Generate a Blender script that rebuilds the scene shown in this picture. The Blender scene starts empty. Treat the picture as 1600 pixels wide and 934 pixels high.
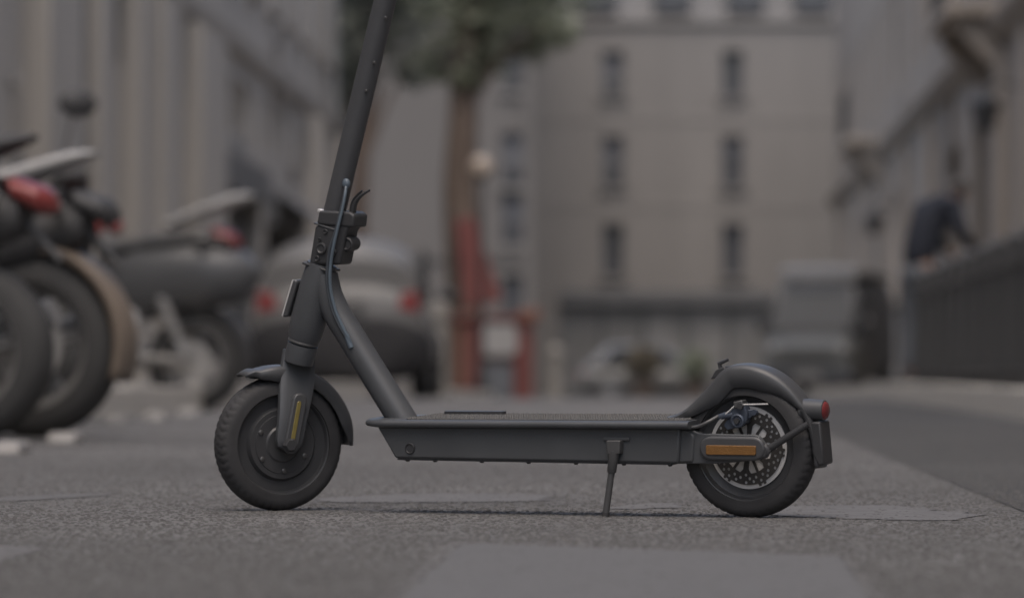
import bpy, bmesh, math, random
import numpy as np
from mathutils import Vector, Matrix
R_ = math.radians
random.seed(7); np.random.seed(7)
SC = bpy.context.scene
COL = SC.collection

# ------------------------------------------------------------------ camera, sky, sun, exposure
CAM_H = 0.22; FPX = 7000.0; CX = 800.0; CY = 584.0       # focal length in photo pixels, horizon row
cd = bpy.data.cameras.new('camera'); cam = bpy.data.objects.new('camera', cd); COL.objects.link(cam)
cam.location = (0, 0, CAM_H); cam.rotation_euler = (R_(90), 0, 0)
cd.sensor_width = 36; cd.lens = FPX / 1600 * 36; cd.shift_y = (CY - 467) / 1600
cd.clip_start = 0.1; cd.clip_end = 2000
cd.dof.use_dof = True; cd.dof.focus_distance = 6.93; cd.dof.aperture_fstop = 4.3; cd.dof.aperture_blades = 9
SC.camera = cam
SUN_EL, SUN_AZ = 66, 186          # azimuth clockwise from +Y
world = bpy.data.worlds.new('World'); SC.world = world; world.use_nodes = True
wn = world.node_tree; bg = wn.nodes['Background']
sky = wn.nodes.new('ShaderNodeTexSky'); sky.sky_type = 'NISHITA'; sky.sun_disc = False
sky.sun_elevation = R_(SUN_EL); sky.sun_rotation = R_(SUN_AZ)
sky.air_density = 1.0; sky.dust_density = 4.5; sky.ozone_density = 0.6
wn.links.new(sky.outputs[0], bg.inputs[0]); bg.inputs[1].default_value = 0.13
sd = bpy.data.lights.new('sun', 'SUN'); sun = bpy.data.objects.new('sun', sd); COL.objects.link(sun)
sd.energy = 0.6; sd.angle = R_(70); sd.color = (1.0, 0.965, 0.92)
sdir = Vector((math.sin(R_(SUN_AZ)) * math.cos(R_(SUN_EL)), math.cos(R_(SUN_AZ)) * math.cos(R_(SUN_EL)), math.sin(R_(SUN_EL))))
sun.rotation_euler = sdir.to_track_quat('Z', 'Y').to_euler(); sun.location = (0, 0, 40)
vs = SC.view_settings; vs.view_transform = 'Standard'; vs.look = 'None'; vs.gamma = 1; vs.use_curve_mapping = False
vs.exposure = 0.70
SC.render.engine = 'CYCLES'
SC.cycles.use_denoising = True
SC.cycles.max_bounces = 6

# ------------------------------------------------------------------ helpers
def at(px, py, Y):
    return Vector(((px - CX) / FPX * Y, Y, CAM_H - (py - CY) / FPX * Y))
def ground_z(y):                       # level up to 42 m, then the street falls away gently
    return 0.0 if y < 40 else -0.0066 * (y - 40)

MATS = {}
def mat(name, col, rough=0.6, metal=0.0, var=0.12, scale=6.0, bump=0.0, bscale=60.0, spec=0.5, coat=0.0, col2=None, streak=False):
    if name in MATS: return MATS[name]
    m = bpy.data.materials.new(name); m.use_nodes = True
    nt = m.node_tree; b = nt.nodes['Principled BSDF']
    b.inputs['Roughness'].default_value = rough; b.inputs['Metallic'].default_value = metal
    b.inputs['Specular IOR Level'].default_value = spec; b.inputs['Coat Weight'].default_value = coat
    tc = nt.nodes.new('ShaderNodeTexCoord')
    src = tc.outputs['Object']
    if streak:
        mp = nt.nodes.new('ShaderNodeMapping'); mp.inputs['Scale'].default_value = (1, 1, 0.15)
        nt.links.new(src, mp.inputs[0]); src = mp.outputs[0]
    n = nt.nodes.new('ShaderNodeTexNoise'); n.inputs['Scale'].default_value = scale; n.inputs['Detail'].default_value = 6
    n.inputs['Roughness'].default_value = 0.65
    nt.links.new(src, n.inputs['Vector'])
    r = nt.nodes.new('ShaderNodeValToRGB')
    c2 = col2 if col2 else tuple(c * (1 + var) for c in col)
    c1 = tuple(c * (1 - var) for c in col)
    r.color_ramp.elements[0].position = 0.3; r.color_ramp.elements[1].position = 0.7
    r.color_ramp.elements[0].color = (*c1, 1); r.color_ramp.elements[1].color = (*c2, 1)
    nt.links.new(n.outputs[0], r.inputs[0]); nt.links.new(r.outputs[0], b.inputs['Base Color'])
    rr = nt.nodes.new('ShaderNodeMapRange'); rr.inputs[3].default_value = max(0.02, rough - 0.08); rr.inputs[4].default_value = min(1, rough + 0.08)
    nt.links.new(n.outputs[0], rr.inputs[0]); nt.links.new(rr.outputs[0], b.inputs['Roughness'])
    if bump > 0:
        n2 = nt.nodes.new('ShaderNodeTexNoise'); n2.inputs['Scale'].default_value = bscale; n2.inputs['Detail'].default_value = 4
        nt.links.new(tc.outputs['Object'], n2.inputs['Vector'])
        bp = nt.nodes.new('ShaderNodeBump'); bp.inputs['Strength'].default_value = bump; bp.inputs['Distance'].default_value = 0.01
        nt.links.new(n2.outputs[0], bp.inputs['Height']); nt.links.new(bp.outputs[0], b.inputs['Normal'])
    MATS[name] = m
    return m

class MB:
    def __init__(s): s.v = []; s.f = []
    def add(s, vs, fs):
        k = len(s.v); s.v += [tuple(p) for p in vs]; s.f += [tuple(i + k for i in f) for f in fs]; return s
    def box(s, c, d, rot=None, taper=1.0):
        x, y, z = (q / 2 for q in d); P = []
        for sz in (-1, 1):
            t = taper if sz > 0 else 1
            for sx, sy in ((-1, -1), (1, -1), (1, 1), (-1, 1)): P.append(Vector((sx * x * t, sy * y * t, sz * z)))
        if rot is not None: P = [rot @ p for p in P]
        c = Vector(c)
        return s.add([p + c for p in P], [(3, 2, 1, 0), (4, 5, 6, 7), (0, 1, 5, 4), (1, 2, 6, 5), (2, 3, 7, 6), (3, 0, 4, 7)])
    def tube(s, path, rad, seg=12, cap=True, flat=None):
        P = [Vector(p) for p in path]; n = len(P)
        if not hasattr(rad, '__len__'): rad = [rad] * n
        T = []
        for i in range(n):
            a = P[max(0, i - 1)]; b = P[min(n - 1, i + 1)]; T.append((b - a).normalized())
        ref = Vector((0, 1, 0)) if abs(T[0].y) < 0.9 else Vector((1, 0, 0))
        N = (ref - ref.dot(T[0]) * T[0]).normalized(); V = []
        for i in range(n):
            N = (N - N.dot(T[i]) * T[i]).normalized(); B = T[i].cross(N)
            for k in range(seg):
                a = 2 * math.pi * k / seg
                V.append(P[i] + rad[i] * (math.cos(a) * N * (flat or 1) + math.sin(a) * B))
        F = [(i * seg + k, i * seg + (k + 1) % seg, (i + 1) * seg + (k + 1) % seg, (i + 1) * seg + k) for i in range(n - 1) for k in range(seg)]
        if cap: F += [tuple(range(seg - 1, -1, -1)), tuple((n - 1) * seg + k for k in range(seg))]
        return s.add(V, F)
    def lathe(s, prof, c=(0, 0, 0), seg=64, axis='y', tread=None, closed=False):
        V = []; n = len(prof)
        for k in range(seg):
            a = 2 * math.pi * k / seg; ca, sa = math.cos(a), math.sin(a)
            for (h, r) in prof:
                if tread: r = r - tread(a, h, r)
                p = {'y': (r * ca, h, r * sa), 'x': (h, r * ca, r * sa), 'z': (r * ca, r * sa, h)}[axis]
                V.append((p[0] + c[0], p[1] + c[1], p[2] + c[2]))
        F = []
        for k in range(seg):
            j = (k + 1) % seg
            for i in range(n if closed else n - 1):
                q = (i + 1) % n
                F.append((k * n + i, k * n + q, j * n + q, j * n + i))
        if not closed:
            if prof[0][1] > 1e-5: F.append(tuple(k * n for k in range(seg)))
            if prof[-1][1] > 1e-5: F.append(tuple(k * n + n - 1 for k in range(seg - 1, -1, -1)))
        return s.add(V, F)
    def prism(s, poly, y0, y1, fn=None):       # poly in (x, z), extruded in y
        n = len(poly)
        V = [(a, y0, b) for a, b in poly] + [(a, y1, b) for a, b in poly]
        if fn: V = [fn(p) for p in V]
        F = [tuple(range(n)), tuple(range(2 * n - 1, n - 1, -1))] + [(i, n + i, n + (i + 1) % n, (i + 1) % n) for i in range(n)]
        return s.add(V, F)
    def ell(s, c, r, seg=16, rings=10, rot=None):
        V = []; c = Vector(c)
        for i in range(rings + 1):
            t = math.pi * i / rings
            for k in range(seg):
                a = 2 * math.pi * k / seg
                p = Vector((r[0] * math.sin(t) * math.cos(a), r[1] * math.sin(t) * math.sin(a), r[2] * math.cos(t)))
                V.append((rot @ p if rot is not None else p) + c)
        F = [(i * seg + k, (i + 1) * seg + k, (i + 1) * seg + (k + 1) % seg, i * seg + (k + 1) % seg) for i in range(rings) for k in range(seg)]
        return s.add(V, F)
    def loft(s, secs, cap=True):
        n = len(secs[0]); V = [p for q in secs for p in q]
        F = [(i * n + k, i * n + (k + 1) % n, (i + 1) * n + (k + 1) % n, (i + 1) * n + k) for i in range(len(secs) - 1) for k in range(n)]
        if cap: F += [tuple(range(n - 1, -1, -1)), tuple((len(secs) - 1) * n + k for k in range(n))]
        return s.add(V, F)
    def mesh(s, name, m, angle=38):
        me = bpy.data.meshes.new(name); me.from_pydata(s.v, [], s.f); me.validate()
        bm = bmesh.new(); bm.from_mesh(me); bmesh.ops.remove_doubles(bm, verts=bm.verts, dist=1e-6)
        bmesh.ops.recalc_face_normals(bm, faces=bm.faces); bm.to_mesh(me); bm.free()
        me.shade_smooth(); me.set_sharp_from_angle(angle=R_(angle))
        me.materials.append(m)
        return me
    def build(s, name, m, parent=None, bevel=0, seg=2, angle=38, solid=0):
        o = bpy.data.objects.new(name, s.mesh(name, m, angle)); COL.objects.link(o)
        if parent: o.parent = parent
        if solid:
            md = o.modifiers.new('thick', 'SOLIDIFY'); md.thickness = solid; md.offset = -1
        if bevel:
            md = o.modifiers.new('bevel', 'BEVEL'); md.width = bevel; md.segments = seg; md.limit_method = 'ANGLE'; md.angle_limit = R_(32)
            md.harden_normals = False
        return o

def tag(o, label, cat, group=None, kind=None):
    if label: o['label'] = label
    if cat: o['category'] = cat
    if group: o['group'] = group
    if kind: o['kind'] = kind
    return o
def thing(name, label, cat, loc=(0, 0, 0), rz=0, group=None):
    o = bpy.data.objects.new(name, None); COL.objects.link(o); o.empty_display_size = 0.1
    o.location = loc; o.rotation_euler = (0, 0, rz)
    return tag(o, label, cat, group)
def part_from(o_mesh, name, parent, loc=(0, 0, 0), rot=(0, 0, 0), sc=(1, 1, 1)):
    o = bpy.data.objects.new(name, o_mesh); COL.objects.link(o); o.parent = parent
    o.location = loc; o.rotation_euler = rot; o.scale = sc
    return o
def smooth_path(pts, n=6):
    P = [Vector(p) for p in pts]; out = []
    for i in range(len(P) - 1):
        p0 = P[max(0, i - 1)]; p1 = P[i]; p2 = P[i + 1]; p3 = P[min(len(P) - 1, i + 2)]
        for k in range(n):
            t = k / n
            out.append(0.5 * ((2 * p1) + (p2 - p0) * t + (2 * p0 - 5 * p1 + 4 * p2 - p3) * t * t + (3 * p1 - p0 - 3 * p2 + p3) * t ** 3))
    out.append(P[-1]); return out
def capsule(a, b, r, n=8):
    a = Vector(a); b = Vector(b); d = (b - a).normalized(); nx = Vector((-d.y, d.x)); out = []
    for i in range(n + 1):
        t = math.pi * i / n; out.append(b + r * (math.cos(t) * nx * -1 + math.sin(t) * d))
    for i in range(n + 1):
        t = math.pi * i / n; out.append(a + r * (math.cos(t) * nx - math.sin(t) * d))
    return [(p.x, p.y) for p in out]
def rounded_poly(pts, r, n=4):
    out = []; P = [Vector(p) for p in pts]
    for i in range(len(P)):
        a, b, c = P[i - 1], P[i], P[(i + 1) % len(P)]
        d1 = (a - b); d2 = (c - b); q = min(r, d1.length * .45, d2.length * .45)
        s = b + d1.normalized() * q; e = b + d2.normalized() * q
        for k in range(n + 1):
            t = k / n; out.append(tuple((1 - t) ** 2 * s + 2 * t * (1 - t) * b + t * t * e))
    return out

# ------------------------------------------------------------------ materials
M_rubber = mat('rubber', (0.036, 0.036, 0.038), 0.75, var=0.2, scale=30, bump=0.06, bscale=400)
M_frame = mat('matte_grey_paint', (0.066, 0.070, 0.076), 0.46, var=0.1, scale=16, bump=0.03, bscale=900)
M_box = mat('battery_case_paint', (0.070, 0.074, 0.079), 0.5, var=0.08, scale=12, bump=0.03, bscale=800)
M_plastic = mat('black_plastic', (0.040, 0.041, 0.044), 0.5, var=0.1, scale=20)
M_fender = mat('fender_plastic', (0.064, 0.066, 0.070), 0.42, var=0.08, scale=14)
M_alloy = mat('satin_alloy', (0.60, 0.59, 0.58), 0.4, metal=0.15, var=0.1, scale=40)
M_rotor = mat('dark_steel', (0.045, 0.043, 0.042), 0.5, metal=0.2, var=0.15, scale=60)
M_mat = mat('deck_rubber', (0.10, 0.098, 0.096), 0.8, var=0.15, scale=40)
M_cable = mat('blue_grey_cable', (0.10, 0.13, 0.16), 0.4, var=0.05)
M_caliper = mat('blue_grey_caliper', (0.075, 0.09, 0.12), 0.4, metal=0.3, var=0.1, scale=50)
M_amber = mat('amber_reflector', (0.20, 0.10, 0.032), 0.25, var=0.12, scale=120, bump=0.2, bscale=500)
M_yellow = mat('yellow_reflector', (0.19, 0.155, 0.05), 0.25, var=0.1, scale=100)
M_red = mat('red_lens', (0.17, 0.03, 0.032), 0.25, var=0.08)
M_rim = mat('rim_black', (0.045, 0.046, 0.049), 0.42, var=0.08, scale=20)
M_stand = mat('stand_grey', (0.085, 0.086, 0.088), 0.45, metal=0.2, var=0.08, scale=30)

# ================================================================== SETTING
def asphalt(name, base, contrast=0.25, dark=0.6):
    m = bpy.data.materials.new(name); m.use_nodes = True; nt = m.node_tree; L = nt.links; b = nt.nodes['Principled BSDF']
    tc = nt.nodes.new('ShaderNodeTexCoord')
    def noise(sc, det=5, rough=0.6):
        n = nt.nodes.new('ShaderNodeTexNoise'); n.inputs['Scale'].default_value = sc; n.inputs['Detail'].default_value = det
        n.inputs['Roughness'].default_value = rough; L.new(tc.outputs['Object'], n.inputs['Vector']); return n
    def ramp(src, p0, p1, c0, c1):
        r = nt.nodes.new('ShaderNodeValToRGB'); r.color_ramp.elements[0].position = p0; r.color_ramp.elements[1].position = p1
        r.color_ramp.elements[0].color = (*c0, 1); r.color_ramp.elements[1].color = (*c1, 1); L.new(src, r.inputs[0]); return r
    def mul(a, bb, f=1.0):
        x = nt.nodes.new('ShaderNodeMix'); x.data_type = 'RGBA'; x.blend_type = 'MULTIPLY'; x.inputs[0].default_value = f
        L.new(a, x.inputs[6]); L.new(bb, x.inputs[7]); return x
    vor = nt.nodes.new('ShaderNodeTexVoronoi'); vor.inputs['Scale'].default_value = 150; L.new(tc.outputs['Object'], vor.inputs['Vector'])
    grain = ramp(vor.outputs['Color'], 0.1, 0.9, tuple(c * (1 - contrast) for c in base), tuple(c * (1 + contrast) for c in base))
    big = ramp(noise(0.55, 6).outputs[0], 0.35, 0.65, (0.74,) * 3, (1.1,) * 3)
    mid = ramp(noise(4.0, 5).outputs[0], 0.35, 0.7, (0.88,) * 3, (1.08,) * 3)
    x = mul(grain.outputs[0], big.outputs[0]); x = mul(x.outputs[2], mid.outputs[0])
    L.new(x.outputs[2], b.inputs['Base Color']); b.inputs['Roughness'].default_value = 0.9
    b.inputs['Specular IOR Level'].default_value = 0.25
    bp = nt.nodes.new('ShaderNodeBump'); bp.inputs['Strength'].default_value = 0.12; bp.inputs['Distance'].default_value = 0.002
    L.new(vor.outputs['Distance'], bp.inputs['Height']); L.new(bp.outputs[0], b.inputs['Normal'])
    return m
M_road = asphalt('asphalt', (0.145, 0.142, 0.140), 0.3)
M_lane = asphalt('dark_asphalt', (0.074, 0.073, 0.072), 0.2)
M_pave = mat('pavement_stone', (0.24, 0.228, 0.21), 0.85, var=0.15, scale=1.5, bump=0.3, bscale=80)
M_kerb = mat('granite_kerb', (0.58, 0.55, 0.50), 0.8, var=0.18, scale=9, bump=0.3, bscale=150)

def ribbon(name, left, right, ys, dz, m, thick=0.0, kind='structure'):
    """a sheet that follows the falling street; left/right give x at y"""
    mb = MB(); V = []
    for y in ys:
        z = ground_z(y) + dz; V += [(left(y), y, z), (right(y), y, z)]
    F = [(2 * i, 2 * i + 1, 2 * i + 3, 2 * i + 2) for i in range(len(ys) - 1)]
    k = len(V)
    if thick:
        V += [(x, y, z - thick) for x, y, z in V]
        F += [(2 * i, 2 * i + 2, k + 2 * i + 2, k + 2 * i) for i in range(len(ys) - 1)] + [(2 * i + 1, k + 2 * i + 1, k + 2 * i + 3, 2 * i + 3) for i in range(len(ys) - 1)]
        F += [(0, k, k + 1, 1), (k - 2, k - 1, 2 * k - 1, 2 * k - 2)]
    mb.add(V, F); o = mb.build(name, m)
    o['kind'] = kind
    return o
YS = [-12, 0, 4, 6, 8, 10, 14, 20, 26, 32, 40, 48, 60, 75, 90, 110, 130, 160, 220, 400]
road = ribbon('road', lambda y: -150, lambda y: 150, YS, 0.0, M_road)
S = 0.035                                   # the street heads slightly to the right
kerb_x = lambda y: 1.40 + 0.0478 * y
lane_x = lambda y: 0.549 + 0.0373 * y
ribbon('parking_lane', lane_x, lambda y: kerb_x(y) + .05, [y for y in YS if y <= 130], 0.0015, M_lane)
ribbon('pavement_right', lambda y: kerb_x(y) + 0.18, lambda y: kerb_x(y) + 14, [y for y in YS if y <= 130], 0.135, M_pave, 0.14)
lk = lambda y: -2.75 + S * y
ribbon('pavement_left', lambda y: lk(y) - 14, lambda y: lk(y) - 0.18, [y for y in YS if y <= 110], 0.135, M_pave, 0.14)
def kerb(name, fx, side, y0, y1):
    k = MB(); y = y0
    e = bpy.data.objects.new(name, None); COL.objects.link(e); e['kind'] = 'structure'
    me = MB().box((0, 0.5, 0.0), (0.18, 0.985, 0.15)).mesh('kerb_stone', M_kerb)
    while y < y1:
        sl = (fx(y + 1) - fx(y))
        o = part_from(me, 'kerb_stone', e, (fx(y) + side * 0.09, y, ground_z(y) + 0.069 + random.uniform(-.003, .003)), (math.atan(ground_z(y + 1) - ground_z(y)), 0, -math.atan(sl)))
        y += 1.0
kerb('kerb_right', kerb_x, 1, 10, 84)
kerb('kerb_left', lk, -1, 10, 70)

# coarse aggregate standing proud of the asphalt where the picture is sharp
def aggregate(n):
    rng = np.random.default_rng(3)
    y = 4.0 + (19.0 - 4.0) * rng.random(n * 2) ** 2.0
    x = (rng.random(n * 2) * 2 - 1) * 0.128 * y
    keep = ~((x > -0.085 - 0.028 * (5.83 - y)) & (x < 0.40 - 0.03 * (5.4 - y)) & (y < 5.83 - 0.9 * (x + 0.067)))
    keep |= rng.random(n * 2) < 0.3
    x = x[keep][:n]; y = y[keep][:n]; n = len(x)
    r = 0.0018 + 0.0030 * rng.random(n) ** 1.6; h = r * (0.2 + 0.26 * rng.random(n))
    a0 = rng.random(n) * 6.28
    K = 5
    V = np.zeros((n, 2 * K + 0, 3)); sh = np.repeat(rng.random(n), 2 * K)
    lift = np.where(x > 0.549 + 0.0373 * y, 0.0015, 0.0)
    for k in range(K):
        a = a0 + 2 * math.pi * k / K; q = r * (0.8 + 0.4 * rng.random(n)); t = q * (0.45 + 0.25 * rng.random(n))
        V[:, k, 0] = x + q * np.cos(a); V[:, k, 1] = y + q * np.sin(a); V[:, k, 2] = lift - 0.0006
        V[:, K + k, 0] = x + t * np.cos(a); V[:, K + k, 1] = y + t * np.sin(a); V[:, K + k, 2] = lift + h * (0.8 + 0.4 * rng.random(n))
    base = (np.arange(n) * 2 * K)[:, None]
    tris = [(k, (k + 1) % K, K + (k + 1) % K) for k in range(K)] + [(k, K + (k + 1) % K, K + k) for k in range(K)] + [(K, K + 1, K + 2), (K, K + 2, K + 3), (K, K + 3, K + 4)]
    T = (base[:, :, None] + np.array(tris)[None]).reshape(-1, 3)
    me = bpy.data.meshes.new('aggregate'); me.vertices.add(n * 2 * K); me.vertices.foreach_set('co', V.reshape(-1))
    me.loops.add(T.size); me.loops.foreach_set('vertex_index', T.reshape(-1)); me.polygons.add(len(T))
    me.polygons.foreach_set('loop_start', np.arange(len(T)) * 3); me.update(calc_edges=True)
    at_ = me.attributes.new('shade', 'FLOAT', 'POINT'); at_.data.foreach_set('value', sh)
    m = bpy.data.materials.new('aggregate_stone'); m.use_nodes = True; nt = m.node_tree; b = nt.nodes['Principled BSDF']
    an = nt.nodes.new('ShaderNodeAttribute'); an.attribute_name = 'shade'
    r_ = nt.nodes.new('ShaderNodeValToRGB'); r_.color_ramp.elements[0].color = (0.068, 0.067, 0.066, 1); r_.color_ramp.elements[1].color = (0.118, 0.115, 0.113, 1)
    e = r_.color_ramp.elements.new(0.7); e.color = (0.088, 0.086, 0.085, 1)
    nt.links.new(an.outputs['Fac'], r_.inputs[0]); nt.links.new(r_.outputs[0], b.inputs['Base Color']); b.inputs['Roughness'].default_value = 0.85
    b.inputs['Specular IOR Level'].default_value = 0.3
    me.materials.append(m)
    o = bpy.data.objects.new('aggregate', me); COL.objects.link(o); o.parent = road; o['kind'] = 'stuff'
aggregate(110000)

# painted markings
def paint_mat(name, wear, col=(0.126, 0.124, 0.123), under=(0.098, 0.096, 0.095)):
    m = bpy.data.materials.new(name); m.use_nodes = True; nt = m.node_tree; L = nt.links; b = nt.nodes['Principled BSDF']
    tc = nt.nodes.new('ShaderNodeTexCoord')
    n = nt.nodes.new('ShaderNodeTexNoise'); n.inputs['Scale'].default_value = 14; n.inputs['Detail'].default_value = 9; n.inputs['Roughness'].default_value = 0.75
    L.new(tc.outputs['Object'], n.inputs['Vector'])
    r = nt.nodes.new('ShaderNodeValToRGB'); r.color_ramp.elements[0].position = wear - 0.06; r.color_ramp.elements[1].position = wear + 0.1
    r.color_ramp.elements[0].color = (*under, 1); r.color_ramp.elements[1].color = (*col, 1)
    L.new(n.outputs[0], r.inputs[0]); L.new(r.outputs[0], b.inputs['Base Color']); b.inputs['Roughness'].default_value = 0.8
    b.inputs['Specular IOR Level'].default_value = 0.3
    v = nt.nodes.new('ShaderNodeTexVoronoi'); v.inputs['Scale'].default_value = 130; L.new(tc.outputs['Object'], v.inputs['Vector'])
    bp = nt.nodes.new('ShaderNodeBump'); bp.inputs['Strength'].default_value = 0.35; bp.inputs['Distance'].default_value = 0.003
    L.new(v.outputs['Distance'], bp.inputs['Height']); L.new(bp.outputs[0], b.inputs['Normal'])
    return m
M_zebra = paint_mat('worn_white_paint', 0.36)
M_faint = paint_mat('faint_white_paint', 0.50, (0.152, 0.149, 0.148), (0.122, 0.119, 0.118))
def gpx(px, py): Y = FPX * CAM_H / (py - CY); return ((px - CX) / FPX * Y, Y)
def marking(name, pts, m, label, group=None, dz=0.0013, jitter=0.004, rnd=0.03):
    poly = rounded_poly(pts, rnd); out = []
    for i, p in enumerate(poly):
        q = poly[(i + 1) % len(poly)]; d = math.hypot(q[0] - p[0], q[1] - p[1]); k = max(1, int(d / 0.03))
        for j in range(k):
            t = j / k; out.append((p[0] + (q[0] - p[0]) * t + random.uniform(-1, 1) * jitter, p[1] + (q[1] - p[1]) * t + random.uniform(-1, 1) * jitter))
    o = MB().add([(x, y, dz + ground_z(y)) for x, y in out], [tuple(range(len(out)))]).build(name, m)
    return tag(o, label, 'road marking', group)
marking('zebra_bar', [gpx(722, 849), gpx(1312, 869), (0.315, 3.6), (-0.13, 3.6)], M_zebra, 'broad white crossing bar in the foreground below the scooter', 'crossing bars')
marking('zebra_bar', [gpx(-60, 850), gpx(72, 856), (-0.64, 3.6), (-1.1, 3.6)], M_faint, 'worn pale crossing bar at the lower left corner of the road', 'crossing bars')
marking('worn_paint_patch', [gpx(1190, 792), gpx(1380, 788), gpx(1545, 806), gpx(1480, 815), gpx(1200, 806)], M_faint, 'pale worn paint patch on the asphalt right of the rear wheel', 'worn paint patches', rnd=0.12, jitter=.02)
marking('worn_paint_patch', [gpx(490, 779), gpx(700, 770), gpx(865, 774), gpx(850, 784), gpx(520, 786)], M_faint, 'pale worn paint patch behind the front half of the scooter', 'worn paint patches', rnd=0.12, jitter=.02)
marking('worn_paint_patch', [gpx(-20, 778), gpx(120, 771), gpx(186, 773), gpx(120, 778), gpx(-20, 785)], M_zebra, 'thin pale worn streak of paint at the left edge of the road', 'worn paint patches', rnd=0.1, jitter=.006)
marking('worn_paint_patch', [gpx(950, 790), gpx(1060, 785), gpx(1085, 793), gpx(960, 797)], M_faint, 'small pale worn paint patch between kickstand and rear wheel', 'worn paint patches', rnd=0.12, jitter=.02)
for px, py, w, l in ((12, 708, 60, .9), (103, 691, 46, .9), (182, 660, 34, 1.3), (245, 655, 32, 1.2), (296, 648, 30, 1.3)):
    x, y = gpx(px, py); hw = w / 2 * y / FPX
    n = {12: 'nearest', 103: 'second', 182: 'third', 245: 'fourth', 296: 'farthest'}[px]
    # low white plastic blocks that edge the motorbike parking
    e = MB().box((0, 0, 0.0165), (2 * hw, 0.34, 0.033), taper=0.86).build('parking_block', mat('white_block', (0.27, 0.26, 0.25), 0.7, var=0.2, scale=10), bevel=0.006)
    e.location = (x, y, 0)
    tag(e, 'low white parking block on the asphalt by the motorbikes, %s from the camera' % n, 'parking block', 'white blocks along the motorbike parking')

# ------------------------------------------------------------------ buildings
M_stone = mat('pale_limestone', (0.220, 0.206, 0.190), 0.85, var=0.12, scale=0.6, bump=0.2, bscale=30, streak=True)
M_stoneL = mat('grey_limestone', (0.375, 0.347, 0.310), 0.85, var=0.14, scale=0.7, bump=0.2, bscale=30, streak=True)
M_stoneR = mat('weathered_limestone', (0.285, 0.250, 0.214), 0.85, var=0.18, scale=0.8, bump=0.25, bscale=25, streak=True)
M_stoneM = mat('cream_render', (0.140, 0.131, 0.122), 0.85, var=0.08, scale=0.5, streak=True)
M_zinc = mat('zinc_roof', (0.075, 0.077, 0.082), 0.5, metal=0.2, var=0.1, scale=1)
M_glass = mat('window_glass', (0.085, 0.088, 0.098), 0.15, var=0.15, scale=0.7)
M_wframe = mat('window_frame_paint', (0.14, 0.14, 0.14), 0.6, var=0.08)
M_dark = mat('dark_shopfront_paint', (0.12, 0.121, 0.122), 0.55, var=0.12, scale=2)
M_darkg = mat('shop_glass', (0.22, 0.215, 0.205), 0.3, var=0.3, scale=0.8)
M_iron = mat('black_iron', (0.036, 0.037, 0.039), 0.5, var=0.1, scale=10)
M_curtain = mat('grey_blind', (0.17, 0.17, 0.18), 0.8, var=0.08, scale=3)

def wall_grid(L, H, holes, thick=0.3):
    """wall in local x (along), z (up), front face at y=0 looking to -y; holes (x0,x1,z0,z1) with reveals"""
    xs = sorted(set([0, L] + [h[0] for h in holes] + [h[1] for h in holes])); zs = sorted(set([0, H] + [h[2] for h in holes] + [h[3] for h in holes]))
    mb = MB()
    def inside(x, z): return any(h[0] < x < h[1] and h[2] < z < h[3] for h in holes)
    for i in range(len(xs) - 1):
        for j in range(len(zs) - 1):
            if inside((xs[i] + xs[i + 1]) / 2, (zs[j] + zs[j + 1]) / 2): continue
            x0, x1, z0, z1 = xs[i], xs[i + 1], zs[j], zs[j + 1]
            mb.add([(x0, 0, z0), (x1, 0, z0), (x1, 0, z1), (x0, 0, z1)], [(0, 1, 2, 3)])
    for x0, x1, z0, z1 in holes:
        mb.add([(x0, 0, z0), (x0, thick, z0), (x0, thick, z1), (x0, 0, z1)], [(0, 1, 2, 3)])
        mb.add([(x1, 0, z0), (x1, thick, z0), (x1, thick, z1), (x1, 0, z1)], [(3, 2, 1, 0)])
        mb.add([(x0, 0, z0), (x1, 0, z0), (x1, thick, z0), (x0, thick, z0)], [(0, 1, 2, 3)])
        mb.add([(x0, 0, z1), (x1, 0, z1), (x1, thick, z1), (x0, thick, z1)], [(3, 2, 1, 0)])
    return mb
def window(parent, x0, x1, z0, z1, depth=0.22, glass=None, sill=True, blind=0.0, fm=None, bars=(1, 2)):
    glass = glass or M_glass; fm = fm or M_wframe
    w, h = x1 - x0, z1 - z0; cx, cz = (x0 + x1) / 2, (z0 + z1) / 2
    f = MB(); t = 0.06
    f.box((x0 + t / 2, depth, cz), (t, .06, h)); f.box((x1 - t / 2, depth, cz), (t, .06, h))
    f.box((cx, depth, z1 - t / 2), (w - 2 * t, .06, t)); f.box((cx, depth, z0 + t / 2), (w - 2 * t, .06, t))
    for i in range(bars[0]): f.box((x0 + w * (i + 1) / (bars[0] + 1), depth, cz), (.05, .05, h - 2 * t))
    for i in range(bars[1]): f.box((cx, depth - .003, z0 + h * (i + 1) / (bars[1] + 1)), (w - 2 * t, .03, .03))
    fo = f.build('window', fm, parent)
    MB().box((cx, depth + .045, cz), (w + .04, .02, h + .04)).build('pane', glass, fo)
    if blind: MB().box((cx, depth + .025, z1 - h * blind / 2 - .03), (w - .1, .012, h * blind)).build('blind', M_curtain, fo)
    if sill: MB().box((cx, -.04, z0 - .05), (w + .24, .2, .1)).build('sill', M_stone, fo)
    return fo
def place(e, p0, p1, z):
    d = Vector((p1[0] - p0[0], p1[1] - p0[1])); e.location = (p0[0], p0[1], z); e.rotation_euler = (0, 0, math.atan2(d.y, d.x)); return d.length
def mass(parent, L, H, D, m):
    """the rest of the block behind its front wall"""
    mb = MB(); mb.add([(0, 0.0, 0), (L, 0, 0), (L, D, 0), (0, D, 0), (0, 0, H), (L, 0, H), (L, D, H), (0, D, H)], [(1, 2, 6, 5), (2, 3, 7, 6), (3, 0, 4, 7), (4, 5, 6, 7)])
    return mb.build('side_wall', m, parent)

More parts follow.
